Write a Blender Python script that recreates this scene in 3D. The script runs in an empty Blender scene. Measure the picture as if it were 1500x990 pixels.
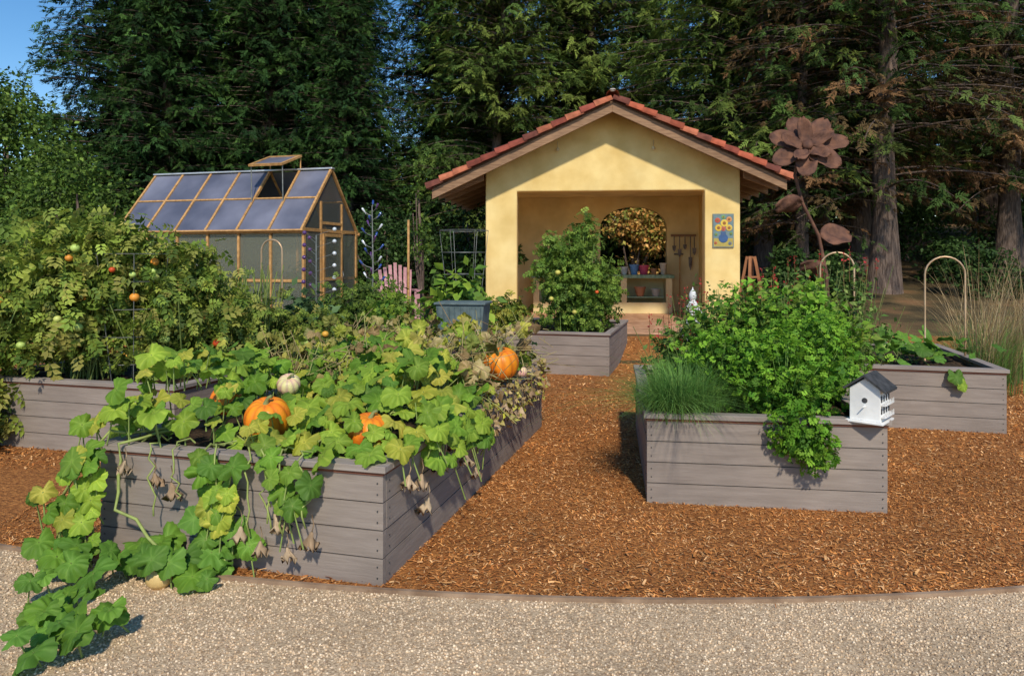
import bpy, math, random
import numpy as np
from mathutils import Vector, Matrix
rng=np.random.default_rng(11); random.seed(11)
scene=bpy.context.scene; COLL=scene.collection
ROT=math.radians(-15.25)

# ---------------------------------------------------------------- materials
def newmat(name):
    m=bpy.data.materials.new(name); m.use_nodes=True
    n=m.node_tree.nodes; l=m.node_tree.links
    b=n['Principled BSDF']; o=n['Material Output']
    return m,n,l,b,o
def attr_mat(name,rough=.6,transl=0.0,spec=.3,bump=0,bscale=60,var=.25,vscale=12):
    m,n,l,b,o=newmat(name)
    a=n.new('ShaderNodeAttribute'); a.attribute_name='Col'
    tc=n.new('ShaderNodeTexCoord'); no=n.new('ShaderNodeTexNoise'); no.inputs['Scale'].default_value=vscale; no.inputs['Detail'].default_value=4
    l.new(tc.outputs['Object'],no.inputs['Vector'])
    mr=n.new('ShaderNodeMapRange'); mr.inputs[1].default_value=.3; mr.inputs[2].default_value=.7; mr.inputs[3].default_value=1-var; mr.inputs[4].default_value=1+var
    l.new(no.outputs[0],mr.inputs[0])
    mx=n.new('ShaderNodeVectorMath'); mx.operation='SCALE'
    l.new(a.outputs['Color'],mx.inputs[0]); l.new(mr.outputs[0],mx.inputs['Scale'])
    l.new(mx.outputs[0],b.inputs['Base Color'])
    b.inputs['Roughness'].default_value=rough; b.inputs['Specular IOR Level'].default_value=spec
    if bump:
        n2=n.new('ShaderNodeTexNoise'); n2.inputs['Scale'].default_value=bscale; l.new(tc.outputs['Object'],n2.inputs['Vector'])
        bp=n.new('ShaderNodeBump'); bp.inputs['Strength'].default_value=bump; bp.inputs['Distance'].default_value=.01
        l.new(n2.outputs[0],bp.inputs['Height']); l.new(bp.outputs[0],b.inputs['Normal'])
    if transl:
        t=n.new('ShaderNodeBsdfTranslucent'); s=n.new('ShaderNodeMixShader'); s.inputs[0].default_value=transl
        l.new(mx.outputs[0],t.inputs['Color']); l.new(b.outputs[0],s.inputs[1]); l.new(t.outputs[0],s.inputs[2]); l.new(s.outputs[0],o.inputs['Surface'])
    return m
def noise_mat(name,c1,c2,scale=5,rough=.7,stretch=(1,1,1),bump=.2,bscale=None,metal=0,spec=.3,c3=None,detail=6,bdist=.01,lo=.35,hi=.65,stain=(.82,1.15)):
    m,n,l,b,o=newmat(name)
    tc=n.new('ShaderNodeTexCoord'); mp=n.new('ShaderNodeMapping'); mp.inputs['Scale'].default_value=stretch
    l.new(tc.outputs['Object'],mp.inputs['Vector'])
    no=n.new('ShaderNodeTexNoise'); no.inputs['Scale'].default_value=scale; no.inputs['Detail'].default_value=detail
    l.new(mp.outputs[0],no.inputs['Vector'])
    cr=n.new('ShaderNodeValToRGB'); e=cr.color_ramp.elements
    e[0].position=lo; e[0].color=(*c1,1); e[1].position=hi; e[1].color=(*c2,1)
    if c3: x=e.new((lo+hi)/2); x.color=(*c3,1)
    l.new(no.outputs[0],cr.inputs[0])
    n3=n.new('ShaderNodeTexNoise'); n3.inputs['Scale'].default_value=1.3; n3.inputs['Detail'].default_value=5; l.new(tc.outputs['Object'],n3.inputs['Vector'])
    mr=n.new('ShaderNodeMapRange'); mr.inputs[1].default_value=.3; mr.inputs[2].default_value=.7; mr.inputs[3].default_value=stain[0]; mr.inputs[4].default_value=stain[1]
    l.new(n3.outputs[0],mr.inputs[0])
    mx=n.new('ShaderNodeVectorMath'); mx.operation='SCALE'; l.new(cr.outputs[0],mx.inputs[0]); l.new(mr.outputs[0],mx.inputs['Scale'])
    l.new(mx.outputs[0],b.inputs['Base Color'])
    b.inputs['Roughness'].default_value=rough; b.inputs['Metallic'].default_value=metal; b.inputs['Specular IOR Level'].default_value=spec
    if bump:
        n2=n.new('ShaderNodeTexNoise'); n2.inputs['Scale'].default_value=bscale or scale*3; n2.inputs['Detail'].default_value=5; l.new(mp.outputs[0],n2.inputs['Vector'])
        bp=n.new('ShaderNodeBump'); bp.inputs['Strength'].default_value=bump; bp.inputs['Distance'].default_value=bdist
        l.new(n2.outputs[0],bp.inputs['Height']); l.new(bp.outputs[0],b.inputs['Normal'])
    return m
M_leaf=attr_mat('leaf_surface',.6,.3,.25,0,var=.2,vscale=7)
M_conifer=attr_mat('conifer_needles',.75,.25,.12,0,var=.35,vscale=.6)
M_attr=attr_mat('painted_bits',.5,0,.4,.1,80,var=.12)
M_pump=attr_mat('squash_skin',.42,0,.35,.2,50,var=.15,vscale=9)
M_chip=attr_mat('bark_chip',.85,0,.15,0,var=.28,vscale=1.2)
M_peb=attr_mat('pebble',.85,0,.15,0,var=.14,vscale=2.2)
M_stem=attr_mat('plant_stem',.6,0,.3,0,var=.2,vscale=20)
M_bed=noise_mat('grey_stained_board',(.235,.195,.172),(.285,.24,.214),3.0,.78,(1.0,9,9),.25,8,stain=(.85,1.1))
M_cap=noise_mat('grey_cap_board',(.26,.22,.197),(.33,.285,.26),3.0,.75,(1.0,9,9),.25,8)
M_red=noise_mat('redwood_trim',(.14,.05,.03),(.24,.09,.055),4,.7,(1,12,12),.2)
M_soil=noise_mat('potting_soil',(.03,.018,.01),(.09,.055,.03),30,.95,(1,1,1),1.0,60,bdist=.03)
M_stucco=noise_mat('yellow_stucco',(.7,.5,.19),(.85,.66,.3),1.6,.9,(1,1,1),.35,70,c3=(.78,.58,.245),stain=(.9,1.06))
M_stucin=noise_mat('cream_plaster',(.68,.54,.27),(.78,.65,.36),2,.9,(1,1,1),.2,50)
M_barge=noise_mat('brown_fascia',(.2,.11,.06),(.32,.19,.11),4,.6,(1,10,10),.2)
M_soffit=noise_mat('soffit_boards',(.13,.07,.04),(.22,.13,.08),4,.7,(8,1,1),.2)
M_tile=attr_mat('terracotta_tile',.8,0,.2,.3,40,var=.35,vscale=6)
M_cedar=noise_mat('cedar_frame',(.38,.2,.07),(.58,.33,.13),5,.6,(3,3,3),.2)
M_bark=noise_mat('tree_bark',(.08,.055,.045),(.22,.16,.13),6,.95,(4,4,.5),1.0,12,bdist=.06)
M_rust=noise_mat('rusty_steel',(.09,.045,.035),(.2,.095,.06),9,.75,(1,1,1),.4,50,metal=.2)
M_copper=noise_mat('copper_tube',(.5,.33,.2),(.66,.47,.3),8,.4,metal=.5)
M_wire=noise_mat('galvanised_wire',(.18,.19,.18),(.3,.31,.3),8,.5,metal=.6)
M_white=noise_mat('white_paint',(.7,.7,.7),(.82,.82,.81),8,.6)
M_dark=noise_mat('dark_shingle',(.03,.032,.035),(.07,.07,.075),25,.85)
M_pink=noise_mat('pink_paint',(.42,.2,.22),(.56,.3,.32),7,.7,(6,6,1))
M_ctile=noise_mat('green_tile',(.14,.25,.16),(.3,.42,.27),14,.35)
M_paver=noise_mat('terracotta_paver',(.38,.2,.11),(.54,.32,.2),5,.8,bscale=40)
M_ridge=noise_mat('aluminium_ridge',(.5,.52,.55),(.65,.67,.7),6,.4,metal=.6)
M_tool=noise_mat('tool_metal',(.1,.09,.08),(.25,.22,.2),9,.5)
M_edge=noise_mat('edging_board',(.22,.14,.09),(.36,.25,.17),4,.8,(2,2,2),.3)
M_bin=noise_mat('blue_grey_bin_plastic',(.09,.13,.14),(.14,.19,.2),12,.6)
def panel_mat():
    m,n,l,b,o=newmat('polycarbonate_panel')
    tc=n.new('ShaderNodeTexCoord'); no=n.new('ShaderNodeTexNoise'); no.inputs['Scale'].default_value=.8; no.inputs['Detail'].default_value=5; l.new(tc.outputs['Object'],no.inputs['Vector'])
    cr=n.new('ShaderNodeValToRGB'); cr.color_ramp.elements[0].position=.35; cr.color_ramp.elements[0].color=(.1,.11,.16,1); cr.color_ramp.elements[1].position=.65; cr.color_ramp.elements[1].color=(.24,.25,.33,1)
    l.new(no.outputs[0],cr.inputs[0]); l.new(cr.outputs[0],b.inputs['Base Color'])
    b.inputs['Roughness'].default_value=.3; b.inputs['Alpha'].default_value=.8; b.inputs['Specular IOR Level'].default_value=.5
    return m
M_panel=panel_mat()
m,n,l,b,o=newmat('wall_polycarbonate'); b.inputs['Base Color'].default_value=(.17,.18,.15,1); b.inputs['Roughness'].default_value=.18; b.inputs['Alpha'].default_value=.42; b.inputs['Specular IOR Level'].default_value=.8
M_wpanel=m
def glass(name,c):
    m,n,l,b,o=newmat(name); b.inputs['Base Color'].default_value=(*c,1); b.inputs['Roughness'].default_value=.08; b.inputs['Specular IOR Level'].default_value=.8
    return m
M_blue=glass('blue_glass',(.03,.07,.28)); M_clear=glass('pale_glass',(.6,.65,.7)); M_purple=glass('purple_glass',(.1,.04,.16))

# ---------------------------------------------------------------- object helpers
STUFFPARTS={'foliage','leaf_canopy','leaf_stalks','dry_stems','stems','dead_foliage','plume_stalks','crown','branches'}
def link(o,parent=None):
    COLL.objects.link(o)
    if parent is not None:
        o.parent=parent
        if o.name.split('.')[0] in STUFFPARTS and o.type=='MESH': o['kind']='stuff'
    return o
def tag(o,label,cat,group=None,kind=None):
    if label: o['label']=label
    if cat: o['category']=cat
    if group: o['group']=group
    if kind: o['kind']=kind
    return o
def empty(name,loc,rz,label,cat,group=None):
    e=bpy.data.objects.new(name,None); e.empty_display_size=.1; e.location=loc; e.rotation_euler=(0,0,rz)
    link(e); return tag(e,label,cat,group)
def big(name,V,F,C,mat,parent=None,smooth=False):
    V=np.asarray(V,dtype=np.float32); F=np.asarray(F,dtype=np.int32); k=F.shape[1]
    me=bpy.data.meshes.new(name); me.vertices.add(len(V)); me.vertices.foreach_set('co',V.ravel())
    me.loops.add(F.size); me.loops.foreach_set('vertex_index',F.ravel())
    me.polygons.add(len(F)); me.polygons.foreach_set('loop_start',np.arange(len(F),dtype=np.int32)*k)
    me.update(calc_edges=True)
    if smooth: me.polygons.foreach_set('use_smooth',np.ones(len(F),dtype=bool))
    if C is not None:
        a=me.color_attributes.new('Col','FLOAT_COLOR','POINT')
        c=np.ones((len(V),4),dtype=np.float32); c[:,:3]=C; a.data.foreach_set('color',c.ravel())
    me.materials.append(mat)
    o=bpy.data.objects.new(name,me); link(o,parent); return o
class B:
    def __init__(s): s.v=[];s.f=[];s.c=[];s.col=(.5,.5,.5)
    def add(s,vs,fs,M=None):
        k=len(s.v)
        for p in vs:
            p=Vector(p)
            if M is not None: p=M@p
            s.v.append(tuple(p)); s.c.append(s.col)
        for f in fs: s.f.append(tuple(i+k for i in f))
    def box(s,x0,x1,y0,y1,z0,z1,M=None):
        s.add([(x0,y0,z0),(x1,y0,z0),(x1,y1,z0),(x0,y1,z0),(x0,y0,z1),(x1,y0,z1),(x1,y1,z1),(x0,y1,z1)],
              [(0,3,2,1),(4,5,6,7),(0,1,5,4),(1,2,6,5),(2,3,7,6),(3,0,4,7)],M)
    def bar(s,p0,p1,w,h,up=(0,0,1)):
        p0=Vector(p0);p1=Vector(p1); x=(p1-p0); L=x.length; x.normalize(); up=Vector(up)
        y=up.cross(x)
        if y.length<1e-4: y=Vector((0,1,0)).cross(x)
        y.normalize(); z=x.cross(y)
        M=Matrix.Translation(p0)@Matrix((x,y,z)).transposed().to_4x4()
        s.box(0,L,-w/2,w/2,-h/2,h/2,M)
    def tube(s,pts,rad,n=8,cap=True):
        pts=[Vector(p) for p in pts]
        if not hasattr(rad,'__len__'): rad=[rad]*len(pts)
        k=len(s.v); N=len(pts)
        ref=Vector((.13,.21,1)).normalized()
        for i,p in enumerate(pts):
            d=(pts[min(i+1,N-1)]-pts[max(i-1,0)]).normalized()
            r=ref if abs(d.dot(ref))<.93 else Vector((1,0,.1)).normalized()
            a=d.cross(r).normalized()
            if i and a.dot(pa)<0: a=-a
            pa=a; b2=d.cross(a)
            for j in range(n):
                t=2*math.pi*j/n
                s.v.append(tuple(p+(a*math.cos(t)+b2*math.sin(t))*rad[i])); s.c.append(s.col)
        for i in range(N-1):
            for j in range(n):
                s.f.append((k+i*n+j,k+i*n+(j+1)%n,k+(i+1)*n+(j+1)%n,k+(i+1)*n+j))
        if cap:
            s.f.append(tuple(k+j for j in range(n))); s.f.append(tuple(k+(N-1)*n+j for j in range(n)))
    def lathe(s,prof,n=16,M=None):
        vs=[];fs=[]
        for r,z in prof:
            for j in range(n):
                t=2*math.pi*j/n; vs.append((r*math.cos(t),r*math.sin(t),z))
        for i in range(len(prof)-1):
            for j in range(n): fs.append((i*n+j,i*n+(j+1)%n,(i+1)*n+(j+1)%n,(i+1)*n+j))
        fs.append(tuple(range(n))[::-1]); fs.append(tuple((len(prof)-1)*n+j for j in range(n)))
        s.add(vs,fs,M)
    def ball(s,c,r,n=12,sc=(1,1,1)):
        prof=[(max(1e-4,math.sin(math.pi*i/8))*r,-math.cos(math.pi*i/8)*r) for i in range(9)]
        s.lathe(prof,n,Matrix.Translation(c)@Matrix.Diagonal((*sc,1)))
    def build(s,name,mat,parent=None,smooth=False,bevel=0,mat2=None,split=None):
        me=bpy.data.meshes.new(name); me.from_pydata(s.v,[],s.f); me.update()
        a=me.color_attributes.new('Col','FLOAT_COLOR','POINT')
        a.data.foreach_set('color',np.array([(*c,1) for c in s.c],dtype=np.float32).ravel())
        me.materials.append(mat)
        if mat2:
            me.materials.append(mat2); me.polygons.foreach_set('material_index',[0 if i<split else 1 for i in range(len(me.polygons))])
        if smooth: me.polygons.foreach_set('use_smooth',[True]*len(me.polygons))
        o=bpy.data.objects.new(name,me); link(o,parent)
        if bevel:
            m=o.modifiers.new('bevel','BEVEL'); m.width=bevel; m.segments=2; m.limit_method='ANGLE'
        return o
def nrm(a): return a/(np.linalg.norm(a,axis=-1,keepdims=True)+1e-9)
def frames(nor,head):
    z=nrm(nor); x=nrm(head-(head*z).sum(1,keepdims=True)*z); y=np.cross(z,x)
    return np.stack([x,y,z],axis=2)
def inst(T,pos,R,S,C):
    TV,TF,TC=T; N=len(pos); n=len(TV)
    S=np.asarray(S,dtype=float)
    if S.ndim==1: S=np.repeat(S[:,None],3,1)
    P=TV[None]*S[:,None,:]
    V=np.einsum('nij,nkj->nki',R,P)+pos[:,None,:]
    F=TF[None]+(np.arange(N)*n)[:,None,None]
    if TC.ndim==1: CC=TC[None,:,None]*C[:,None,:]
    else: CC=TC[None]*C[:,None,:]
    return V.reshape(-1,3),F.reshape(-1,TF.shape[1]),CC.reshape(-1,3)
def merge(parts):
    Vs,Fs,Cs=[],[],[];k=0
    for V,F,C in parts:
        Vs.append(V);Fs.append(F+k);Cs.append(C);k+=len(V)
    return np.concatenate(Vs),np.concatenate(Fs),np.concatenate(Cs)
def segs(P0,P1,r,C,n=3):
    N=len(P0); d=nrm(P1-P0); ref=np.tile([.2,.3,.9],(N,1)); a=nrm(np.cross(d,ref)); b2=np.cross(d,a)
    r=np.broadcast_to(np.asarray(r,dtype=float),(N,))
    V=np.zeros((N,2*n,3))
    for j in range(n):
        t=2*math.pi*j/n; o=(a*math.cos(t)+b2*math.sin(t))*r[:,None]
        V[:,j]=P0+o; V[:,n+j]=P1+o*.7
    F=[]
    for j in range(n):
        k=(j+1)%n; F+= [(j,k,n+k),(j,n+k,n+j)]
    F=np.array(F)[None]+(np.arange(N)*2*n)[:,None,None]
    CC=np.repeat(C[:,None,:],2*n,1) if C.ndim==2 else np.tile(C,(N,2*n,1))
    return V.reshape(-1,3),F.reshape(-1,3),CC.reshape(-1,3)
def palette(N,cols,var=.25):
    cols=np.array(cols); i=rng.integers(0,len(cols),N); j=rng.integers(0,len(cols),N); t=rng.random((N,1))
    c=cols[i]*t+cols[j]*(1-t)
    return c*(1+var*(rng.random((N,1))*2-1))
def T_leaf(w=.3,fold=.06):
    V=np.array([(0,0,0),(.45,w,fold),(1,0,-.08),(.45,-w,fold),(.45,0,-fold*.3)]); F=np.array([(0,4,1),(4,2,1),(0,3,4),(3,2,4)])
    return V,F,np.array([.9,1.05,1,.95,.85])
def T_compound(n=3,w=.3):
    V,F,C=[],[],[];k=0
    L=T_leaf(w,.1)
    items=[(1.0,0,0,.42,0)]
    for i in range(n):
        x=.2+.26*i
        for s in (1,-1): items.append((x,0,s*1.0,.4-.03*i,0))
    for x,y,ang,s,_ in items:
        if ang==0: x=.62
        c,sn=math.cos(ang),math.sin(ang)
        P=L[0]*s; P=np.stack([P[:,0]*c-P[:,1]*sn+x,P[:,0]*sn+P[:,1]*c,P[:,2]-.25*(x**2)-.2*np.abs(P[:,0])],1)
        V.append(P);F.append(L[1]+k);C.append(L[2]);k+=len(P)
    return np.concatenate(V),np.concatenate(F),np.concatenate(C)
def T_spray(m=6,w=.05,l=.36,ang=.85,droop=.25):
    V=[];F=[];C=[]
    def tri(p,d,L,W,c):
        k=len(V); p=np.array(p);d=np.array(d); q=np.array([-d[1],d[0],0])
        V.extend([p-q*W*.5,p+q*W*.5+d*L*.3,p+d*L+np.array([0,0,-.08*L])]);F.append((k,k+1,k+2));C.extend([.75*c,.95*c,1.15*c])
    for i in range(m):
        x=.08+.85*i/m
        for s in (1,-1):
            a=ang*s*rng.uniform(.6,1.4)
            tri((x,0,-droop*x*x),(math.cos(a),math.sin(a),-.15+rng.uniform(-.25,.25)),l*(1-.45*i/m)*rng.uniform(.6,1.3),w*2.2,1)
    tri((0,0,0),(1,0,-droop),1.0,w*1.2,.8)
    tri((.6,0,-droop*.36),(1,0,-droop),.5,w*2.2,1.05)
    return np.array(V),np.array(F),np.array(C)
def T_squash(K=50,rings=(0,.3,.6,.85,1.0)):
    V=[];C=[];F=[]
    V.append((0,0,-.04)); C.append((1.4,1.3,1.5))
    for ri,rr in enumerate(rings[1:]):
        for k in range(K):
            th=2*math.pi*k/K; d=min(th,2*math.pi-th)
            R=1+.10*math.cos(5*th)
            R*=1-.6*math.exp(-((math.pi-d)/.22)**2)
            if rr==1.0 and k%2: R*=1.07
            vein=(k%10==0)
            z=.12*rr*rr*math.sin(3*th+.7)+.10*rr-.22*rr**3 - (.05*rr if vein else 0)+(.05*math.sin(10*th+1)*rr if rr>.5 else 0)
            V.append((rr*R*math.cos(th),rr*R*math.sin(th),z))
            C.append((1.3,1.2,1.35) if (vein and rr<.9) else ((.95,.97,.9) if (k%10 in (4,5,6)) else (.85,.9,.8)))
    for k in range(K):
        k2=(k+1)%K; F.append((0,1+k,1+k2))
        for r in range(len(rings)-2):
            a=1+r*K+k;b_=1+r*K+k2;c=1+(r+1)*K+k2;d=1+(r+1)*K+k
            F+= [(a,d,c),(a,c,b_)]
    return np.array(V),np.array(F),np.array(C)
def T_blade(curve,segn=5,w=1.0):
    V=[];F=[];C=[]
    for i in range(segn+1):
        t=i/segn; ww=.5*w*(1-t**1.5)+.02
        x=curve*t*t; z=t-(curve*.35)*t**3
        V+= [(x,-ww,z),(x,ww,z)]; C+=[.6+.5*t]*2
    for i in range(segn):
        a=2*i; F+=[(a,a+1,a+3),(a,a+3,a+2)]
    return np.array(V),np.array(F),np.array(C)
LEAF=T_leaf(); COMP=T_compound(); SPR=[T_spray(m=5,w=.06,l=.4),T_spray(m=6,w=.055,l=.33,droop=.45)]; SQ=T_squash(); NARROW=T_leaf(.14)

def blobs(bl,n,fill=2.2,lump=.3):
    bl=np.array(bl,dtype=float); vol=bl[:,3]*bl[:,4]*bl[:,5]; p=vol**.8/np.sum(vol**.8)
    i=rng.choice(len(bl),n,p=p); d=nrm(rng.normal(size=(n,3)))
    r=rng.random(n)**(1/fill)
    l=1+lump*(np.sin(d[:,0]*5+i)*np.sin(d[:,1]*6+2*i)*.7+np.sin(d[:,2]*8+i*3)*.4)
    r2=r*l
    return bl[i,:3]+d*bl[i,3:6]*r2[:,None], d, r
def foliage(bl,n,T,size,cols,droop=.3,upn=.6,fill=2.2,lump=.3,rand=.6,inner=.55,mid=None):
    pos,d,r=blobs(bl,n,fill,lump)
    keep=pos[:,2]>.02; pos,d,r=pos[keep],d[keep],r[keep]; n=len(pos)
    nor=d*.6+np.array([0,0,upn])+rng.normal(size=(n,3))*rand
    head=d*.6+rng.normal(size=(n,3))*.6+np.array([0,0,-droop])
    R=frames(nor,head); S=size*rng.uniform(.6,1.3,n)
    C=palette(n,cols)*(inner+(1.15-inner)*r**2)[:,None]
    return inst(T,pos,R,S,C)

# ---------------------------------------------------------------- terrain
def sst(t): t=np.clip(t,0,1); return t*t*(3-2*t)
def terr(x,y):
    x=np.asarray(x,dtype=float);y=np.asarray(y,dtype=float)
    h=.3*sst((y-11.3)/2.2)
    h=h+3.6*sst((y-13)/30)*sst((x-5.5)/4)
    return h
xs=np.concatenate([np.linspace(-150,-20,14),np.linspace(-18,28,93),np.linspace(32,150,12)])
ys=np.concatenate([np.linspace(-20,8,8),np.linspace(9,50,83),np.linspace(60,260,10)])
X,Y=np.meshgrid(xs,ys); Z=terr(X,Y)
V=np.stack([X.ravel(),Y.ravel(),Z.ravel()],1); nx=len(xs)
F=[(j*nx+i,j*nx+i+1,(j+1)*nx+i+1,(j+1)*nx+i) for j in range(len(ys)-1) for i in range(nx-1)]
M_ground=noise_mat('leaf_litter_ground',(.04,.03,.015),(.22,.12,.055),.9,.95,(1,1,1),.8,25,c3=(.1,.07,.03),detail=12,bdist=.04,lo=.32,hi=.68)
g=big('ground',V,F,None,M_ground,smooth=True); tag(g,'brown leaf-littered soil ground',None,kind='structure'); 
def Ye(x): return 3.555+.044*(x-.9)**2
M_mulch=noise_mat('bark_mulch',(.2,.07,.018),(.58,.25,.07),30,.9,(1,1,1),1.0,60,c3=(.38,.145,.038),detail=8,bdist=.03,lo=.3,hi=.7)
xs=np.linspace(-9,8.5,71); V=[];F=[]
K=30
for x in xs:
    for j in range(K+1):
        y=Ye(x)+(13.2-Ye(x))*j/K; V.append((x,y,float(terr(x,y))+.004))
for i in range(len(xs)-1):
    for j in range(K):
        a=i*(K+1)+j; F.append((a,a+K+1,a+K+2,a+1))
tag(big('mulch_path',V,F,None,M_mulch,smooth=True),'orange-brown shredded bark mulch path between beds',None,kind='structure')
M_grav=noise_mat('fine_gravel',(.3,.2,.12),(.66,.5,.33),95,.9,(1,1,1),.8,130,c3=(.5,.37,.235),detail=4,bdist=.008)
V=[];F=[]
for x in xs: V+= [(x,-4,.004),(x,Ye(x)-.02,.004)]
for i in range(len(xs)-1): F.append((2*i,2*i+2,2*i+3,2*i+1))
tag(big('gravel_path',V,F,None,M_grav),'pale tan pea gravel path',None,kind='structure')
b=B(); ex=np.linspace(-8,8,81)
vs=[];fs=[]
for x in ex:
    y=Ye(x); vs+=[(x,y-.02,0),(x,y-.02,.024),(x,y+.004,.024),(x,y+.004,0)]
for i in range(len(ex)-1):
    a=4*i
    for j in range(3): fs.append((a+j,a+4+j,a+5+j,a+1+j))
b.add(vs,fs); o=b.build('garden_edging',M_edge); tag(o,'thin curved brown wooden edging between gravel and mulch','edging')
T_chip=(np.array([(-.5,-.5,0),(.5,-.35,.12),(.5,.4,.1),(-.5,.5,-.06),(0,-.5,.16),(0,.5,.14)]),np.array([(0,4,5),(0,5,3),(4,1,2),(4,2,5)]),np.array([.8,1.1,1.1,.8,1,1]))
def chips(n,x0,x1,y0,y1,ln,zt=.016,edge=.012):
    x=rng.uniform(x0,x1,n);y=rng.uniform(y0,y1,n); k=y>Ye(x)+edge; x=x[k];y=y[k];n=len(x)
    pos=np.stack([x,y,terr(x,y)+rng.uniform(.004,zt,n)],1)
    nor=rng.normal(size=(n,3))*.32+np.array([0,0,1.]); head=rng.normal(size=(n,3))
    S=np.stack([ln*rng.uniform(.3,1.6,n),ln*rng.uniform(.1,.4,n),ln*rng.uniform(.2,.8,n)],1)
    C=palette(n,[(.56,.24,.07),(.68,.34,.12),(.48,.17,.045),(.3,.1,.03),(.74,.44,.21),(.6,.245,.07),(.2,.07,.025)],.3)
    return inst(T_chip,pos,frames(nor,head),S,C)
V,F,C=merge([chips(75000,-3.3,4.3,3.5,6,.021),chips(50000,-5,6.5,5.8,9,.03),chips(14000,-5,8,8.8,13,.045),chips(900,-3,4,3.5,4.2,.035,.03),chips(160,-3,3,3.2,4.2,.02,.03,-.12)])
tag(big('mulch_chips',V,F,C,M_chip),'loose shredded bark chips covering the path','mulch',kind='stuff')
t=(1+5**.5)/2
iv=nrm(np.array([(-1,t,0),(1,t,0),(-1,-t,0),(1,-t,0),(0,-1,t),(0,1,t),(0,-1,-t),(0,1,-t),(t,0,-1),(t,0,1),(-t,0,-1),(-t,0,1)],dtype=float))
jf=np.array([(0,11,5),(0,5,1),(0,1,7),(0,7,10),(0,10,11),(1,5,9),(5,11,4),(11,10,2),(10,7,6),(7,1,8),(3,9,4),(3,4,2),(3,2,6),(3,6,8),(3,8,9),(4,9,5),(2,4,11),(6,2,10),(8,6,7),(9,8,1)])
n=62000; x=rng.uniform(-3.1,3.1,n);y=rng.uniform(2.5,4.4,n);k=y<Ye(x)-.02; x=x[k];y=y[k];n=len(x)
pos=np.stack([x,y,rng.uniform(.001,.007,n)],1)
S=rng.uniform(.003,.0068,(n,1))*rng.uniform(.7,1.3,(n,3))
C=palette(n,[(.68,.52,.35),(.54,.39,.25),(.78,.64,.47),(.38,.27,.17),(.62,.45,.29),(.7,.55,.39),(.3,.22,.16)],.22)
V,F,C=inst((iv,jf,np.ones(12)),pos,frames(rng.normal(size=(n,3)),rng.normal(size=(n,3))),S,C)
tag(big('gravel_stones',V,F,C,M_peb,smooth=True),'small tan and cream gravel stones','gravel',kind='stuff')

# ---------------------------------------------------------------- raised beds
def bed(name_loc,rot,W,L,label,H=.58):
    e=empty('raised_bed',(name_loc[0],name_loc[1],float(terr(name_loc[0],name_loc[1]))),rot,label,'raised garden bed','grey wooden raised beds')
    ph=(H)/4; T=.04
    def panel(L_,origin,rz):
        b=B()
        for i in range(4):
            z0=i*ph+(0.0 if i==0 else .003); z1=(i+1)*ph-.004
            j=random.uniform(-.003,.003)
            b.box(0,L_,j,T+j,z0,z1)
        b.box(.01,L_-.01,.02,T-.005,.01,H-.01)
        sp=len(b.f)
        for i in range(4):
            for zz in (.3,.7):
                for xx in (.03,L_-.03):
                    b.lathe([(.004,0),(.004,.004)],8,Matrix.Translation((xx,-.0045,i*ph+ph*zz))@Matrix.Rotation(math.pi/2,4,'X')@Matrix.Translation((0,0,-.003)))
        o=b.build('side_panel',M_bed,e,mat2=M_dark,split=sp); o.location=origin; o.rotation_euler=(0,0,rz)
        t=B(); t.box(-.004,L_+.004,-.008,T-.002,H-.002,H+.013); t.build('trim_strip',M_red,o)
    panel(W,(-W,0,0),0); panel(W-2*T-.01,(-T-.005,L,0),math.pi)
    panel(L-T-.004,(0,T+.004,0),math.pi/2); panel(L-T-.004,(-W,L,0),-math.pi/2)
    b=B(); cw=.1; o_=.022; zc0=H+.014; zc1=H+.05
    for (x0,x1,y0,y1,long) in [(-W-o_,o_,-o_,cw-o_,1),(-W-o_,o_,L-cw+o_,L+o_,1)]:
        b=B(); b.box(x0,x1,y0,y1,zc0,zc1); b.build('cap_rail',M_cap,e,bevel=.004)
    for x0 in (o_-cw,-W-o_):
        b=B(); b.box(0,L-2*cw+2*o_-.006,-cw,0,zc0,zc1); o=b.build('cap_rail',M_cap,e,bevel=.004); o.location=(x0,cw-o_+.003,0); o.rotation_euler=(0,0,math.pi/2)
    n=24; V=[];F=[]
    for i in range(n+1):
        for j in range(n+1):
            V.append((-W+T+.01+(W-2*T-.02)*i/n,T+.01+(L-2*T-.02)*j/n,H-.03+random.uniform(-.015,.02)))
    for i in range(n):
        for j in range(n): a=i*(n+1)+j; F.append((a,a+n+1,a+n+2,a+1))
    big('soil',V,F,None,M_soil,e,smooth=True)
    return e
def W(o,r,x,y): c,s=math.cos(r),math.sin(r); return (o[0]+c*x-s*y,o[1]+s*x+c*y)
A0=(-.67,3.72); RB=math.radians(-7.85); B0=(2.507,4.785); C0=(4.81,6.97); D0=(1.41,10.4); E0=(-2.85,6.05); F0=(-1.1,8.9)
bed(A0,ROT,1.8,3.7,'grey plank raised bed overgrown with squash vines and pumpkins')
bed(B0,RB,1.58,2.3,'grey plank raised bed planted with parsley and chives')
bed(C0,ROT,2.0,2.2,'grey plank raised bed with low leafy plants and hoop')
bed(D0,ROT,1.9,2.4,'grey plank raised bed holding a tall tomato bush')
bed(E0,ROT,2.2,3.4,'grey plank raised bed crowded with tall tomato plants')
bed(F0,ROT,1.9,2.6,'grey plank raised bed partly hidden by vegetables')

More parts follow.
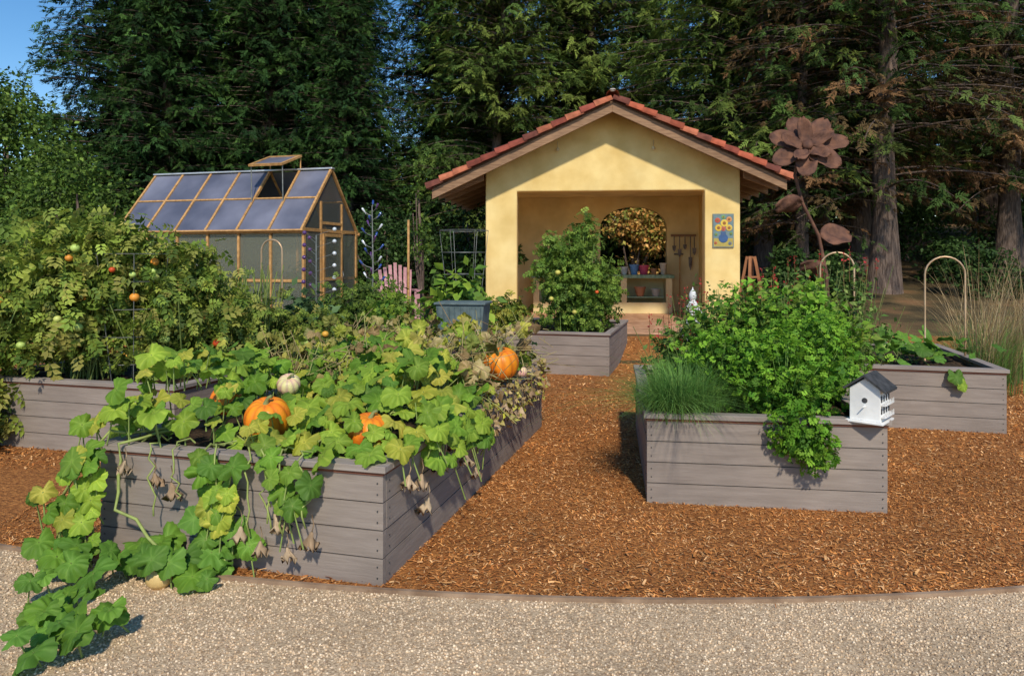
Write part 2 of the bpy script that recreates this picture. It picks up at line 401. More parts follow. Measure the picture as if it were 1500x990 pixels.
# ---------------------------------------------------------------- squash plant on bed A
def lw(x,y,z): 
    p=W(A0,ROT,x,y); return np.array([p[0],p[1],z])
G=[(.15,.29,.03),(.23,.37,.045),(.32,.45,.05),(.1,.21,.03)]
YG=[(.45,.46,.06),(.5,.46,.08),(.36,.4,.06)]
BR=[(.36,.25,.12),(.24,.15,.07),(.5,.38,.2)]
pts=[];nor=[];size=[];cols=[];base=[]
def addleaf(p,nr,s,c,bp=None):
    pts.append(p);nor.append(nr);size.append(s);cols.append(c);base.append(bp if bp is not None else p+np.array([random.uniform(-.08,.08),random.uniform(-.02,.12),-random.uniform(.12,.3)]))
def pc(cols,var=.18): return palette(1,cols,var)[0]
acc=[]
tries=0
while len(acc)<350 and tries<15000:
    tries+=1
    x=-random.random()**.85*1.85+.06; y=random.uniform(-.05,2.5)
    h=.13+.13*math.sin(x*3.6+y*2.3)+.14*random.random()+(.08 if x<-1.3 else 0)
    if y<.4 and x>-.4: h*=.3
    if y<.2: h*=.5
    if x>-.1: h*=.5
    p=np.array([x,y,.62+max(h,.02)+.06*random.random()])
    if any((p[0]-q[0])**2+(p[1]-q[1])**2+(p[2]-q[2])**2<.082**2 for q in acc): continue
    if (abs(x+.97)<.13 and y<.47 and p[2]>.68) or (abs(x+.27)<.05 and y<.3 ) or (abs(x+1.42)<.1 and .35<y<.85) or (x>-.2 and 1.9<y<2.35) or (abs(x+1.25)<.09 and .8<y<1.15): continue
    if y>1.7 and random.random()<.5: continue
    acc.append(p)
    tilt=np.array([random.gauss(0,.45),random.gauss(-.4,.45),1.])
    c=pc(G if random.random()<.72 else YG)
    addleaf(lw(*p),tilt,random.uniform(.042,.1),c)
# leaves tucked in front of the pumpkins
for (x,y,z,s) in [(-.86,.2,.68,.075),(-1.1,.2,.69,.07),(-.98,.12,.64,.06),(-.33,.13,.7,.075),(-.2,.12,.68,.07),(-.4,.18,.74,.07),(-.15,.2,.75,.06),(-1.38,.5,.76,.06),(-.28,.22,.8,.06)]:
    addleaf(lw(x,y,z),np.array([random.gauss(0,.3),-.7,1.]),s,pc(G))
for i in range(15):
    x=random.uniform(-1.05,-.3); z=random.uniform(.42,.66); addleaf(lw(x,-.08-.06*random.random(),z),np.array([random.gauss(0,.4),-1,.6+random.random()*.5]),random.uniform(.05,.085),pc(G))
for i in range(8):
    x=random.uniform(-1.0,-.7); addleaf(lw(x,-.12,random.uniform(.28,.44)),np.array([random.gauss(0,.4),-1,.5]),random.uniform(.05,.075),pc(G+YG))
for i in range(22):
    y=random.uniform(.45,1.6); z=random.uniform(.45,.72); addleaf(lw(.07+.07*random.random(),y,z),np.array([.7,-.6,.7]),random.uniform(.05,.09),pc(G))
for i in range(40):
    t=random.random(); x=-1.72+random.gauss(0,.11)-.1*t; z=.95-.85*t
    y=random.uniform(-.1,.35) if z>.64 else -.1-.08*random.random()-.12*t
    addleaf(lw(x,y,z),np.array([random.gauss(-.1,.4),-1.,.75]),random.uniform(.045,.085),pc(G if random.random()<.7 else YG))
DG=[(.09,.2,.03),(.13,.27,.04),(.16,.31,.04)]
for (x,y) in [(-2.3,3.72),(-2.2,3.62),(-2.28,3.5),(-2.15,3.45),(-2.2,3.3),(-2.08,3.25),(-2.0,3.15),(-1.93,3.1),(-1.85,3.02),(-2.1,3.1),(-1.78,3.12),(-1.98,3.0),(-1.72,3.8),(-1.6,3.85),(-1.65,3.72),(-1.95,3.8),(-1.55,3.9),(-2.0,3.9),(-2.1,4.0),(-2.5,3.95),(-2.35,3.9),(-1.9,3.95),(-2.1,3.75),(-2.4,3.8)]:
    for k in range(2):
        addleaf(np.array([x+random.gauss(0,.04),y+random.gauss(0,.04),random.uniform(.06,.17)]),np.array([random.gauss(0,.4),random.gauss(-.5,.3),1.]),random.uniform(.05,.095),pc(DG+G[:1]))
for (x,y,z) in [(-1.5,3.85,.25),(-1.65,3.85,.2),(-1.4,3.82,.18),(-1.72,3.88,.3),(-1.84,3.66,.17),(-1.76,3.68,.15),(-1.9,3.7,.16)]:
    addleaf(np.array([x,y,z]),np.array([0,-.9,.6]),.08,pc(DG))
sq=empty('squash_vine',(A0[0]-.6,A0[1]+.6,.57),0,'sprawling squash vine with big lobed green leaves spilling over a bed','vegetable plant')
off=np.array(sq.location)
P=np.array(pts);Nn=np.array(nor);N=len(P)
head=rng.normal(size=(N,3))*.5+np.array([0.05,-.6,-.2]); S=np.array(size)
V,F,C=inst(SQ,P-off,frames(Nn,head),np.stack([S,S*rng.uniform(.8,1.15,N),S*rng.uniform(.8,2.6,N)],1),np.array(cols))
big('leaf_canopy',V,F,C,M_leaf,sq,smooth=True)
V,F,C=segs(np.array(base)-off,P-off,.005,np.array([(.24,.32,.09)]*N)[:, :],5)
b=B(); b.col=(.28,.34,.1)
def vine(pl,r=.009):
    out=[]
    for i in range(len(pl)-1):
        for t in np.linspace(0,1,5)[:-1]:
            q=np.array(pl[i])*(1-t)+np.array(pl[i+1])*t; out.append(q+rng.normal(size=3)*.012-off)
    out.append(np.array(pl[-1])-off); b.tube(out,r,6)
vine([lw(-1.5,.4,.65),lw(-1.75,0,.7),lw(-1.8,-.1,.45),lw(-1.85,-.2,.15),(-2.1,3.9,.05),(-2.25,3.5,.04),(-2.0,3.1,.04)])
vine([lw(-1.5,.4,.65),lw(-1.6,-.05,.66),lw(-1.55,-.12,.3),(-1.75,3.8,.06),(-1.5,3.85,.1)])
vine([lw(-1.6,.2,.62),lw(-1.9,-.05,.5),lw(-2.0,-.1,.3),(-2.5,3.95,.1)])
for i in range(16):
    x=random.uniform(-1.6,-.1); y=random.uniform(.2,2); vine([lw(x,y,.6),lw(x+random.uniform(-.3,.3),y-.3,.66),lw(x+random.uniform(-.4,.4),y-.5,.62)],.006)
for i in range(9):
    x=random.uniform(-1.4,-.35); vine([lw(x,.1,.66),lw(x,-.06,.68),lw(x+.03,-.09,.5),lw(x+.05,-.1,random.uniform(.2,.4))],.005)
b.build('vine_stem',M_stem,sq,smooth=True)
big('leaf_stalks',V,F,C,M_stem,sq)
def wither(p,L):
    b=B(); b.col=tuple(pc([(.42,.3,.19),(.3,.2,.12),(.5,.38,.25)]))
    b.tube([p+np.array([0,0,L*1.3]),p+np.array([.01,0,L*.9]),p+np.array([0,0,L*.6])],.003,5)
    n=16;vs=[];fs=[]; prof=[(.006,.62),(.012,.5),(.016,.35),(.03,.14),(.045,0),(.036,.04)]
    ph=random.uniform(0,6); lean=random.uniform(-.3,.3)
    for i,(r,z) in enumerate(prof):
        for j in range(n):
            t=2*math.pi*j/n; rr=r*(1+.5*math.sin(3*t+i*.5+ph)*(i/4)+.3*math.sin(7*t+ph)*(i/4))*L/.16*1.1
            vs.append((p[0]+rr*math.cos(t)+lean*L*(.6-z),p[1]+rr*.6*math.sin(t),p[2]+z*L+.022*math.sin(5*t+ph)*(i/4)))
    for i in range(len(prof)-1):
        for j in range(n): fs.append((i*n+j,i*n+(j+1)%n,(i+1)*n+(j+1)%n,(i+1)*n+j))
    b.add(vs,fs); return b
for (x,y,z) in [(-1.55,-.08,.5),(-1.36,-.07,.44),(-1.24,-.08,.38),(-.92,-.1,.24),(-.78,-.1,.2),(-.66,-.1,.14),(-.5,-.1,.13),(-.36,-.09,.2),(-.58,-.09,.27),(.06,.2,.46),(.07,.45,.25),(.08,.7,.42),(.07,.95,.48),(.08,1.8,.4),(.08,2.3,.42),(.07,2.6,.35),(.08,2.9,.45),(.08,1.3,.2),(.08,2.05,.5),(.08,.33,.42),(.08,1.1,.34)]:
    b=wither(lw(x,y,z)-off,random.uniform(.1,.16)); b.build('withered_leaf',M_stem,sq,smooth=True)
sq2=empty('squash_vine',(*lw(-.9,2.9,.57),),0,'yellowing squash vine with dried brown leaves and tangled stems','vegetable plant'); off2=np.array(sq2.location)
n=560
pl=np.array([lw(random.uniform(-1.8,.02),random.uniform(1.5,3.7),.6+.52*random.random()**1.3) for _ in range(n)])
S=rng.uniform(.025,.075,n)
V,F,C=inst(SQ,pl-off2,frames(rng.normal(size=(n,3))*.8+np.array([0,-.4,.8]),rng.normal(size=(n,3))),np.stack([S,S,S*3],1),palette(n,YG+BR+G[:2]+YG+BR,.25))
big('leaf_canopy',V,F,C,M_leaf,sq2,smooth=True)
n=1300
p0=np.array([lw(random.uniform(-1.75,.05),random.uniform(1.4,3.7),.58+.42*random.random()) for _ in range(n)]); p1=p0+rng.normal(size=(n,3))*[.12,.12,.12]
V,F,C=segs(p0-off2,p1-off2,.0035,palette(n,[(.46,.38,.18),(.3,.2,.1),(.35,.36,.12)]),4); big('dry_stems',V,F,C,M_stem,sq2)
n=700
p0=np.array([lw(random.uniform(.03,.1) if i%2 else random.uniform(-.1,.05),random.uniform(1.4,3.6),random.uniform(.38,.7)) for i in range(n)])
V,F,C=inst(LEAF,p0-off2,frames(rng.normal(size=(n,3)),rng.normal(size=(n,3))+[0,0,-1]),rng.uniform(.03,.08,n),palette(n,BR+YG[:1])); big('dead_foliage',V,F,C,M_stem,sq2)

# ---------------------------------------------------------------- pumpkins
def pumpkin(loc,r,col,label,squash=.85,tilt=0,name='pumpkin',ribs=10):
    e=empty(name,loc,random.uniform(0,6),label,'pumpkin'); e.rotation_euler=(tilt,random.uniform(-.15,.15),random.uniform(-.4,.4))
    nu,nv=80,22; V=[];F=[];C=[]
    for i in range(nv+1):
        ph=math.pi*i/nv
        for j in range(nu):
            th=2*math.pi*j/nu
            rib=abs(math.sin(th*ribs/2)); k=.92+.08*rib**.6
            rr=r*math.sin(ph)**.85*(1+(k-1)*math.sin(ph)**.5)*(1+.03*math.sin(th*2+loc[0]*9))
            z=-math.cos(ph)*r*squash - (.18*r*math.exp(-(math.sin(ph)/.35)**2) if ph>1.6 else -.1*r*math.exp(-(math.sin(ph)/.35)**2))
            V.append((rr*math.cos(th),rr*math.sin(th),z+r*squash*.95)); f=.82+.2*rib; C.append((col[0]*f,col[1]*f*f*(1+.15*math.sin(th*1.5+3*ph)),col[2]))
    for i in range(nv):
        for j in range(nu): F.append((i*nu+j,i*nu+(j+1)%nu,(i+1)*nu+(j+1)%nu,(i+1)*nu+j))
    big('rind',V,F,np.array(C),M_pump,e,smooth=True)
    b=B(); b.col=(.2,.22,.08); zt=r*squash*1.72
    b.tube([(0,0,zt-.01),(0.01,0,zt+.15*r),(.02,.01,zt+.3*r),(.04,.01,zt+.36*r)],[r*.17,r*.1,r*.08,r*.09],7); b.build('stem',M_stem,e,smooth=True)
OR=(.84,.26,.015)
pumpkin((*lw(-.03,2.35,0)[:2],.71),.15,OR,'round orange pumpkin resting on the bed rail',.9,.25)
pumpkin((*lw(-.95,.42,0)[:2],.62),.138,OR,'large ribbed orange pumpkin nestled among squash leaves',.95,.35)
pumpkin((*lw(-.27,.36,0)[:2],.6),.12,OR,'orange pumpkin half hidden under squash leaves',.95,.2)
pumpkin((*lw(-1.42,.62,0)[:2],.7),.1,(.82,.26,.02),'small orange pumpkin among squash vines',.9,.3)
pumpkin((*lw(-1.25,1.1,0)[:2],.76),.085,(.74,.6,.32),'pale cream squash among squash vines',.8,.5,name='squash')
pumpkin((*lw(.03,2.75,0)[:2],.66),.05,(.78,.55,.35),'tiny peach coloured squash on bed rail',.95,name='squash')
e=empty('butternut_squash',(-1.83,3.72,.0),.4,'cream butternut squash lying on the gravel','squash'); e.scale=(.92,.92,.75)
b=B(); b.col=(.66,.47,.2); b.lathe([(.002,0),(.045,.006),(.068,.04),(.072,.075),(.06,.11),(.042,.14),(.036,.18),(.034,.21),(.02,.225),(.002,.228)],20); b.build('rind',M_pump,e,smooth=True)
b=B(); b.col=(.2,.22,.08); b.tube([(0,0,.222),(.01,0,.26)],[.012,.009],7); b.build('stem',M_stem,e)

# ---------------------------------------------------------------- generic plants
def plant(name,loc,label,cat,parts,stems=None,group=None,mat=None):
    e=empty(name,loc,0,label,cat,group); off=np.array(loc,dtype=float)
    V,F,C=merge(parts); big('foliage',V-off,F,C,mat or M_leaf,e)
    if stems is not None: V,F,C=stems; big('stems',V-off,F,C,M_stem,e)
    return e
def stemset(c,rx,ry,z0,z1,n,col,r=.008):
    p0=np.array([(c[0]+random.uniform(-rx,rx)*.6,c[1]+random.uniform(-ry,ry)*.6,z0) for _ in range(n)])
    p1=p0+np.array([(random.gauss(0,rx*.4),random.gauss(0,ry*.4),(z1-z0)*random.uniform(.6,1)) for _ in range(n)])
    return segs(p0,p1,r,palette(n,[col]),5)
TG=[(.09,.16,.025),(.15,.24,.035),(.22,.31,.05),(.07,.12,.025)]
TY=[(.15,.24,.035),(.24,.33,.05),(.08,.14,.025),(.34,.4,.07),(.38,.36,.09),(.28,.38,.06)]
def tomatoes(e,lst,cols,r=.036):
    off=np.array(e.location)
    for p in lst:
        b=B(); b.col=tuple(np.clip(np.array(random.choice(cols))*random.uniform(.85,1.15),0,1)); b.ball((0,0,0),r*random.uniform(.75,1.25),14,(1,1,.88)); o=b.build('tomato',M_pump,e,smooth=True); o.location=Vector(np.array(p)-off)
TC=[(.6,.08,.02),(.65,.26,.04),(.45,.5,.14),(.36,.48,.12),(.4,.52,.14),(.62,.34,.05)]
def eplant(c,bl,n,lab,fruit,s=.17):
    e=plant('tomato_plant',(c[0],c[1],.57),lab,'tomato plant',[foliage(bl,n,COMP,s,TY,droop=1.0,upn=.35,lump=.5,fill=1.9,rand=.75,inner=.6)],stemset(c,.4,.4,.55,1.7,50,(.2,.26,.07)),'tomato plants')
    L=[]
    for _ in range(fruit):
        q=bl[random.randrange(len(bl))]; a=random.uniform(-2.6,-.5); z=random.uniform(-.7,.4); k=math.sqrt(1-z*z)
        L.append((q[0]+math.cos(a)*q[3]*k*.98,q[1]+math.sin(a)*q[4]*k*.98,q[2]+z*q[5]))
    tomatoes(e,L,TC)
    return e
eplant((-4.1,6.9),[(-4.25,6.8,1.3,.65,.5,.65),(-4.0,6.8,1.78,.5,.4,.42),(-4.6,7.1,1.6,.45,.5,.42),(-3.7,6.8,1.6,.42,.4,.45)],3600,'bushy tomato plant with ripening fruit in a raised bed',20)
eplant((-3.35,7.1),[(-3.35,6.9,1.1,.4,.4,.5),(-3.35,7.1,1.6,.38,.4,.36),(-2.95,7.2,1.15,.32,.35,.45)],2100,'bushy tomato plant with orange fruit in a raised bed',12,.16)
eplant((-3.1,8.6),[(-3.0,8.7,.95,.5,.5,.35),(-2.4,8.8,.85,.35,.4,.3),(-3.6,8.8,1.1,.45,.5,.45)],1300,'sparse tomato plant behind others in a raised bed',6,.13)
eplant((-4.9,6.3),[(-5.0,6.5,.9,.5,.45,.85),(-4.75,6.2,.35,.25,.3,.35),(-5.5,6.9,1.3,.6,.5,.6)],2700,'tomato plant trailing over the corner of a raised bed',10)
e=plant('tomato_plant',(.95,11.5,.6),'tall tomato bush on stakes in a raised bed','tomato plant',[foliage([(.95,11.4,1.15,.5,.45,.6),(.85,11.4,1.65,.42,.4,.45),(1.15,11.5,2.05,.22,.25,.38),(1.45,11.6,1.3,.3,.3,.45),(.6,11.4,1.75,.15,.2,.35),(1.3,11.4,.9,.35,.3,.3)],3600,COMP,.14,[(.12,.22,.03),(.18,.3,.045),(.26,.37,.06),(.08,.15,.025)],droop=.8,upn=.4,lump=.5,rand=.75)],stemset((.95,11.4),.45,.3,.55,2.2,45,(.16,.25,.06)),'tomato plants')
tomatoes(e,[(.6,10.95,1.1),(.95,10.9,.9),(1.3,11.0,1.2),(.7,10.95,1.5)],[(.6,.1,.02),(.5,.45,.1)])
def veg(c,h,w,lab,cols,n=700,T=COMP,s=.15,name='vegetable_plant'):
    return plant(name,(c[0],c[1],.57),lab,'vegetable plant',[foliage([(c[0],c[1],.6+h*.5,w,w,h*.55)],n,T,s,cols,droop=.4,upn=.6,lump=.5)],stemset(c,w*.6,w*.6,.55,.6+h*.8,14,(.14,.22,.06)))
veg((-2.3,10.2),.75,.5,'leafy green pepper plant in a raised bed',TG,700)
veg((-1.6,9.6),.55,.45,'leafy green bean plant in a raised bed',G,500,LEAF,.11)
veg((-.8,10.6),.85,.5,'leafy green squash plant in a raised bed',G,500,LEAF,.18)
veg((-1.9,11.0),.7,.45,'tall green vegetable plant in a raised bed',TG+G,600)
veg((-.1,11.6),.5,.4,'low yellowing vegetable plant in a raised bed',YG+TG,400)
veg((-2.75,9.4),.65,.35,'dark leafy aubergine plant in a raised bed',[(.07,.14,.05),(.12,.2,.08)],400,LEAF,.14)

# ---------------------------------------------------------------- bed B
def bw(x,y): return W(B0,RB,x,y)
PG=[(.1,.27,.02),(.16,.36,.03),(.25,.46,.04),(.06,.17,.015)]
def T_parsley():
    V,F,C=[],[],[];k=0
    for i,(x,y,a,s) in enumerate([(.55,0,0,.45),(.45,.05,.9,.4),(.45,-.05,-.9,.4),(.35,.05,1.5,.3),(.35,-.05,-1.5,.3),(.6,.1,.45,.38),(.6,-.1,-.45,.38)]):
        L=T_leaf(.36,.16); c,sn=math.cos(a),math.sin(a); P=L[0]*s
        P=np.stack([P[:,0]*c-P[:,1]*sn+x,P[:,0]*sn+P[:,1]*c+y,P[:,2]+.04*(i%3)],1); V.append(P);F.append(L[1]+k);C.append(L[2]);k+=len(P)
    return np.concatenate(V),np.concatenate(F),np.concatenate(C)
PARS=T_parsley()
def stalks(bl,n,z0,col,r=.003):
    """long stems fanning from the crown to the leaf shell"""
    bl=np.array(bl); i=rng.integers(0,len(bl),n); d=nrm(rng.normal(size=(n,3))+[0,0,1.0]); d[:,2]=np.abs(d[:,2])
    p1=bl[i,:3]+d*bl[i,3:6]*rng.uniform(.9,1.25,(n,1)); p0=bl[i,:3]*1.0; p0[:,2]=z0; p0[:,:2]+=rng.normal(size=(n,2))*.05
    return segs(p0,p1,r,palette(n,col),4),p1,d
c=bw(-.5,.6)
bl1=[(*bw(-.6,.35),.78,.34,.32,.28),(*bw(-.9,.7),.86,.34,.36,.28),(*bw(-.35,.75),.9,.34,.4,.32),(*bw(-.15,1.0),.85,.25,.4,.35)]
s1,t1,d1=stalks(bl1,170,.57,[(.25,.42,.1),(.18,.33,.07)])
tl=np.repeat(t1,5,0)+rng.normal(size=(len(t1)*5,3))*.025
plant('parsley_plant',(c[0],c[1],.57),'large bright green parsley clump spilling over a bed','herb',
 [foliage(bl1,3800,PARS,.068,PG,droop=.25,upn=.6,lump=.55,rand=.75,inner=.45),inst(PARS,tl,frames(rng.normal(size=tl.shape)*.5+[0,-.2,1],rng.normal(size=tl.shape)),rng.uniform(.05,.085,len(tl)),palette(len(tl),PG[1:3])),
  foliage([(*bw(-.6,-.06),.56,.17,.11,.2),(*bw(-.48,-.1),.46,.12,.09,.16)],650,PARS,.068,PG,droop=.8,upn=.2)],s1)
c=bw(-.8,1.4)
bl2=[(*bw(-.85,1.35),.92,.42,.4,.34),(*bw(-.3,1.5),1.02,.38,.4,.36),(*bw(-.55,1.7),1.15,.25,.35,.28),(*bw(.08,1.4),.9,.25,.4,.33),(*bw(-.05,1.7),1.2,.15,.2,.25)]
s2,t2,d2=stalks(bl2,150,.57,[(.22,.36,.09),(.2,.28,.07)])
tl=np.repeat(t2,5,0)+rng.normal(size=(len(t2)*5,3))*.035
plant('celery_plant',(c[0],c[1],.57),'tall green celery foliage in a raised bed','vegetable plant',
 [foliage(bl2,2600,PARS,.085,PG+TG,droop=.35,upn=.5,lump=.6,rand=.8,inner=.45),inst(LEAF,tl,frames(rng.normal(size=tl.shape)*.6+[0,-.2,1],rng.normal(size=tl.shape)),rng.uniform(.05,.1,len(tl)),palette(len(tl),PG[1:3]+TG[2:3]))],s2)
blT=[T_blade(.35),T_blade(.7),T_blade(1.1)]
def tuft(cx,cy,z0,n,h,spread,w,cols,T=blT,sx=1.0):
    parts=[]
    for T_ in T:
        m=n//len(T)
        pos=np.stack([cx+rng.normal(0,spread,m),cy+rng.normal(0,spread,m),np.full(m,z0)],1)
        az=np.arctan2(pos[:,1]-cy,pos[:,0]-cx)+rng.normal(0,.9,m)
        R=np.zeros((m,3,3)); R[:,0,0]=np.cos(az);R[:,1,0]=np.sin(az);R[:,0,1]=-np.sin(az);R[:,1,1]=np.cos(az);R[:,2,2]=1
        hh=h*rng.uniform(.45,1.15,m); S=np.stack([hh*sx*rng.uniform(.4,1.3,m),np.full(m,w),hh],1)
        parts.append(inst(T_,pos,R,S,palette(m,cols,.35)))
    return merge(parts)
CH=[(.14,.3,.06),(.2,.4,.08),(.28,.48,.12),(.09,.2,.045)]
c=bw(-1.32,.3)
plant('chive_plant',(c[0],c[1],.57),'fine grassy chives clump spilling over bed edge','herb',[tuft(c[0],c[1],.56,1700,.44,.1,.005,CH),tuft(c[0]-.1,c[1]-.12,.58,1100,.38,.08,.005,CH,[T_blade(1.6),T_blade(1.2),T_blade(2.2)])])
c=bw(-1.2,.95); plant('chive_plant',(c[0],c[1],.57),'fine grassy chives clump in raised bed','herb',[tuft(c[0],c[1],.56,800,.46,.12,.006,CH)])
def salvia(cx,cy,z0,h,w,n,lab,ns=10,low=0.0):
    e=plant('salvia_plant',(cx,cy,z0),lab,'flowering plant',[foliage([(cx,cy,z0+h*.45,w,w,h*.48),(cx+w*.4,cy,z0+h*.75,w*.4,w*.5,h*.25),(cx-w*.5,cy,z0+h*.7,w*.35,w*.5,h*.25)],n,LEAF,.07,[(.1,.2,.04),(.16,.27,.05),(.24,.33,.08)],droop=.1,lump=.5)],stemset((cx,cy),w,w,z0,z0+h,50,(.16,.2,.06),.004),'red salvia plants')
    off=np.array([cx,cy,z0])
    for _ in range(ns):
        a=random.uniform(0,6.28); r=w*random.random()**.5*1.15; x=cx+r*math.cos(a); y=cy+r*math.sin(a); zt=z0+h*random.uniform(.85,1.12)
        m=11; pos=np.stack([x+rng.normal(0,.009,m),y+rng.normal(0,.009,m),zt-np.linspace(0,.13,m)],1)
        p1,p2=np.array([[x,y,zt-.35]]),np.array([[x,y,zt]])
        V,F,C=merge([inst(LEAF,pos-off,frames(rng.normal(size=(m,3)),rng.normal(size=(m,3))+[0,0,.5]),rng.uniform(.018,.034,m),palette(m,[(.55,.03,.04),(.4,.02,.03),(.6,.06,.06)])),segs(p1-off,p2-off,.003,np.array([[.25,.14,.06]]),4)])
        big('flower_spike',V,F,C,M_leaf,e)
salvia(1.62,6.5,.3,.85,.36,1300,'red flowering salvia with small green leaves')
salvia(2.05,7.4,.1,1.3,.42,1500,'tall red flowering salvia beside a raised bed')
salvia(2.7,7.3,.1,1.4,.42,1400,'tall red flowering salvia with upright spikes')
salvia(3.5,7.8,.1,1.55,.5,1700,'red flowering salvia among green shrubs',14)
def cw(x,y): return W(C0,ROT,x,y)
c=cw(-.7,.8)
n=60; pl=np.array([(c[0]+random.gauss(0,.42),c[1]+random.gauss(0,.3),.62+.26*random.random()) for _ in range(n)]); S=rng.uniform(.05,.1,n)
plant('cucumber_plant',(c[0],c[1],.57),'low cucumber plant with broad leaves in raised bed','vegetable plant',[inst(SQ,pl,frames(rng.normal(size=(n,3))*.4+[0,-.4,1],rng.normal(size=(n,3))),S,palette(n,DG)),
  inst(SQ,np.array([(*cw(-.45,-.06),.55),(*cw(-.4,-.07),.47)]),frames(np.array([[0,-1,.4],[.2,-1,.3]]),np.array([[0,0,-1],[0.2,0,-1.]])),np.array([.08,.06]),palette(2,G))],stemset(c,.4,.3,.55,.7,30,(.2,.28,.08),.004))
c=cw(-1.5,1.2); plant('herb_bush',(c[0],c[1],.57),'bushy green herb in raised bed','herb',[foliage([(c[0],c[1],.85,.5,.5,.35)],1600,PARS,.09,PG+TG)],stemset(c,.3,.3,.55,1,30,(.1,.2,.05),.004))
DRY=[(.52,.38,.2),(.6,.46,.26),(.38,.26,.12)]
for i,(x,y,h,n,cols,lab) in enumerate([(6.0,9.2,.95,900,CH+[(.2,.28,.1)],'clump of green ornamental grass behind raised bed'),(6.6,9.9,1.2,600,CH+DRY,'tall arching ornamental grass with golden plumes'),(7.4,10.3,1.0,600,DRY+CH,'tan ornamental grass clump beside path'),(5.0,9.4,.9,600,CH,'green ornamental grass clump behind raised bed')]):
    z=float(terr(x,y)); parts=[tuft(x,y,z,n,h,.15,.008,cols)]
    e=plant('ornamental_grass',(x,y,z),lab,'ornamental grass',parts,None,'ornamental grasses')
    if i in (0,1,2):
        V,F,C=merge([tuft(x,y,z,170,1.9,.14,.008,DRY,[T_blade(.25),T_blade(.5),T_blade(.8)])]); big('plume_stalks',V-np.array([x,y,z]),F,C,M_leaf,e)

# ---------------------------------------------------------------- hoops, cages, stakes
def hoop(x,y,w,zt,rot,lab,zb=.5):
    z0=zb-.05; b=B(); pts=[(-w/2,0,0)]; H=zt-z0
    pts.append((-w/2,0,(H-w/2)*.5))
    for i in range(13):
        a=math.pi-math.pi*i/12; pts.append((w/2*math.cos(a),0,H-w/2+w/2*math.sin(a)))
    pts+= [(w/2,0,(H-w/2)*.5),(w/2,0,0)]
    b.tube(pts,.011,8); o=b.build('plant_hoop',M_copper,None,smooth=True); o.location=(x,y,z0); o.rotation_euler=(0,0,rot); tag(o,lab,'garden hoop','copper hoops')
hoop(*cw(-.25,1.0),.4,1.73,ROT,'slim copper pipe hoop arching over raised bed')
hoop(*bw(.75,3.6),.36,1.78,ROT,'slim copper pipe hoop behind leafy plants',.1)
hoop(-3.05,9.1,.3,1.95,ROT,'slim copper pipe hoop among tomato plants')
def cage(x,y,z0,r0,r1,h,lab):
    b=B()
    for i in range(6):
        a=i*math.pi/3; b.tube([(r0*math.cos(a),r0*math.sin(a),0),(r1*math.cos(a),r1*math.sin(a),h)],.004,5)
    for k in range(5):
        t=.15+.85*k/4; r=r0+(r1-r0)*t; b.tube([(r*math.cos(a),r*math.sin(a),h*t) for a in np.linspace(0,2*math.pi,25)],.004,5,False)
    o=b.build('tomato_cage',M_wire); o.location=(x,y,z0); tag(o,lab,'tomato cage','wire tomato cages')
cage(-.75,11.2,.55,.2,.38,1.6,'tall round wire tomato cage standing in a bed')
cage(-3.6,6.8,.55,.2,.34,1.2,'round wire tomato cage swallowed by leaves')
b=B(); b.box(-.02,.02,-.02,.02,0,2.2); o=b.build('wooden_stake',M_cedar); o.location=(-2.05,14.2,.28); tag(o,'tall square wooden stake upright in the soil','garden stake')
bn=empty('garden_bin',(-.63,9.35,.62),-.15,'blue-grey ribbed garden bin standing in a raised bed','bin')
b=B(); vs=[(-.27,-.2,0),(.27,-.2,0),(.27,.2,0),(-.27,.2,0),(-.31,-.24,.5),(.31,-.24,.5),(.31,.24,.5),(-.31,.24,.5)]
b.add(vs,[(0,3,2,1),(0,1,5,4),(1,2,6,5),(2,3,7,6),(3,0,4,7),(4,5,6,7)]); 
for i in range(9): b.bar((-.25+.0625*i,-.205,.01),(-.285+.071*i,-.245,.47),.018,.018)
b.build('bin_body',M_bin,bn)
b=B(); b.box(-.335,.335,-.265,.265,.5,.53); b.build('rim',M_bin,bn,bevel=.008)

# ---------------------------------------------------------------- greenhouse
gx,gy=-4.36,15.0; gz=.3
gh=empty('greenhouse',(gx,gy,gz),ROT,'small cedar framed greenhouse with bluish translucent roof panels','greenhouse')
L=4.7;D=2.3;EH=2.07;RH=3.39; nb=6; bw_=L/nb
fr=B()
for i in range(nb+1):
    x=-i*bw_
    fr.box(x-.028,x+.028,-.03,.04,0,EH); fr.box(x-.028,x+.028,D-.04,D+.03,0,EH)
for y in (0,D):
    for z in (.05,.95,EH-.04): fr.box(-L,-.036,y-.02,y+.025,z-.03,z+.03)
for x in (0,-L):
    for z in (.05,EH-.04): fr.box(x-.025,x+.02,.041,D-.041,z-.035,z+.035)
    fr.box(x-.026,x+.026,D*.3-.026,D*.3+.026,.1,EH+.6); fr.box(x-.026,x+.026,D*.7-.026,D*.7+.026,.1,EH+.6)
    fr.box(x-.02,x+.02,D*.3,D*.7,EH+.1,EH+.16)
fr.build('frame',M_cedar,gh,bevel=.004)
slope=Vector((0,D/2,RH-EH)); Ls=slope.length; ang=math.atan2(RH-EH,D/2)
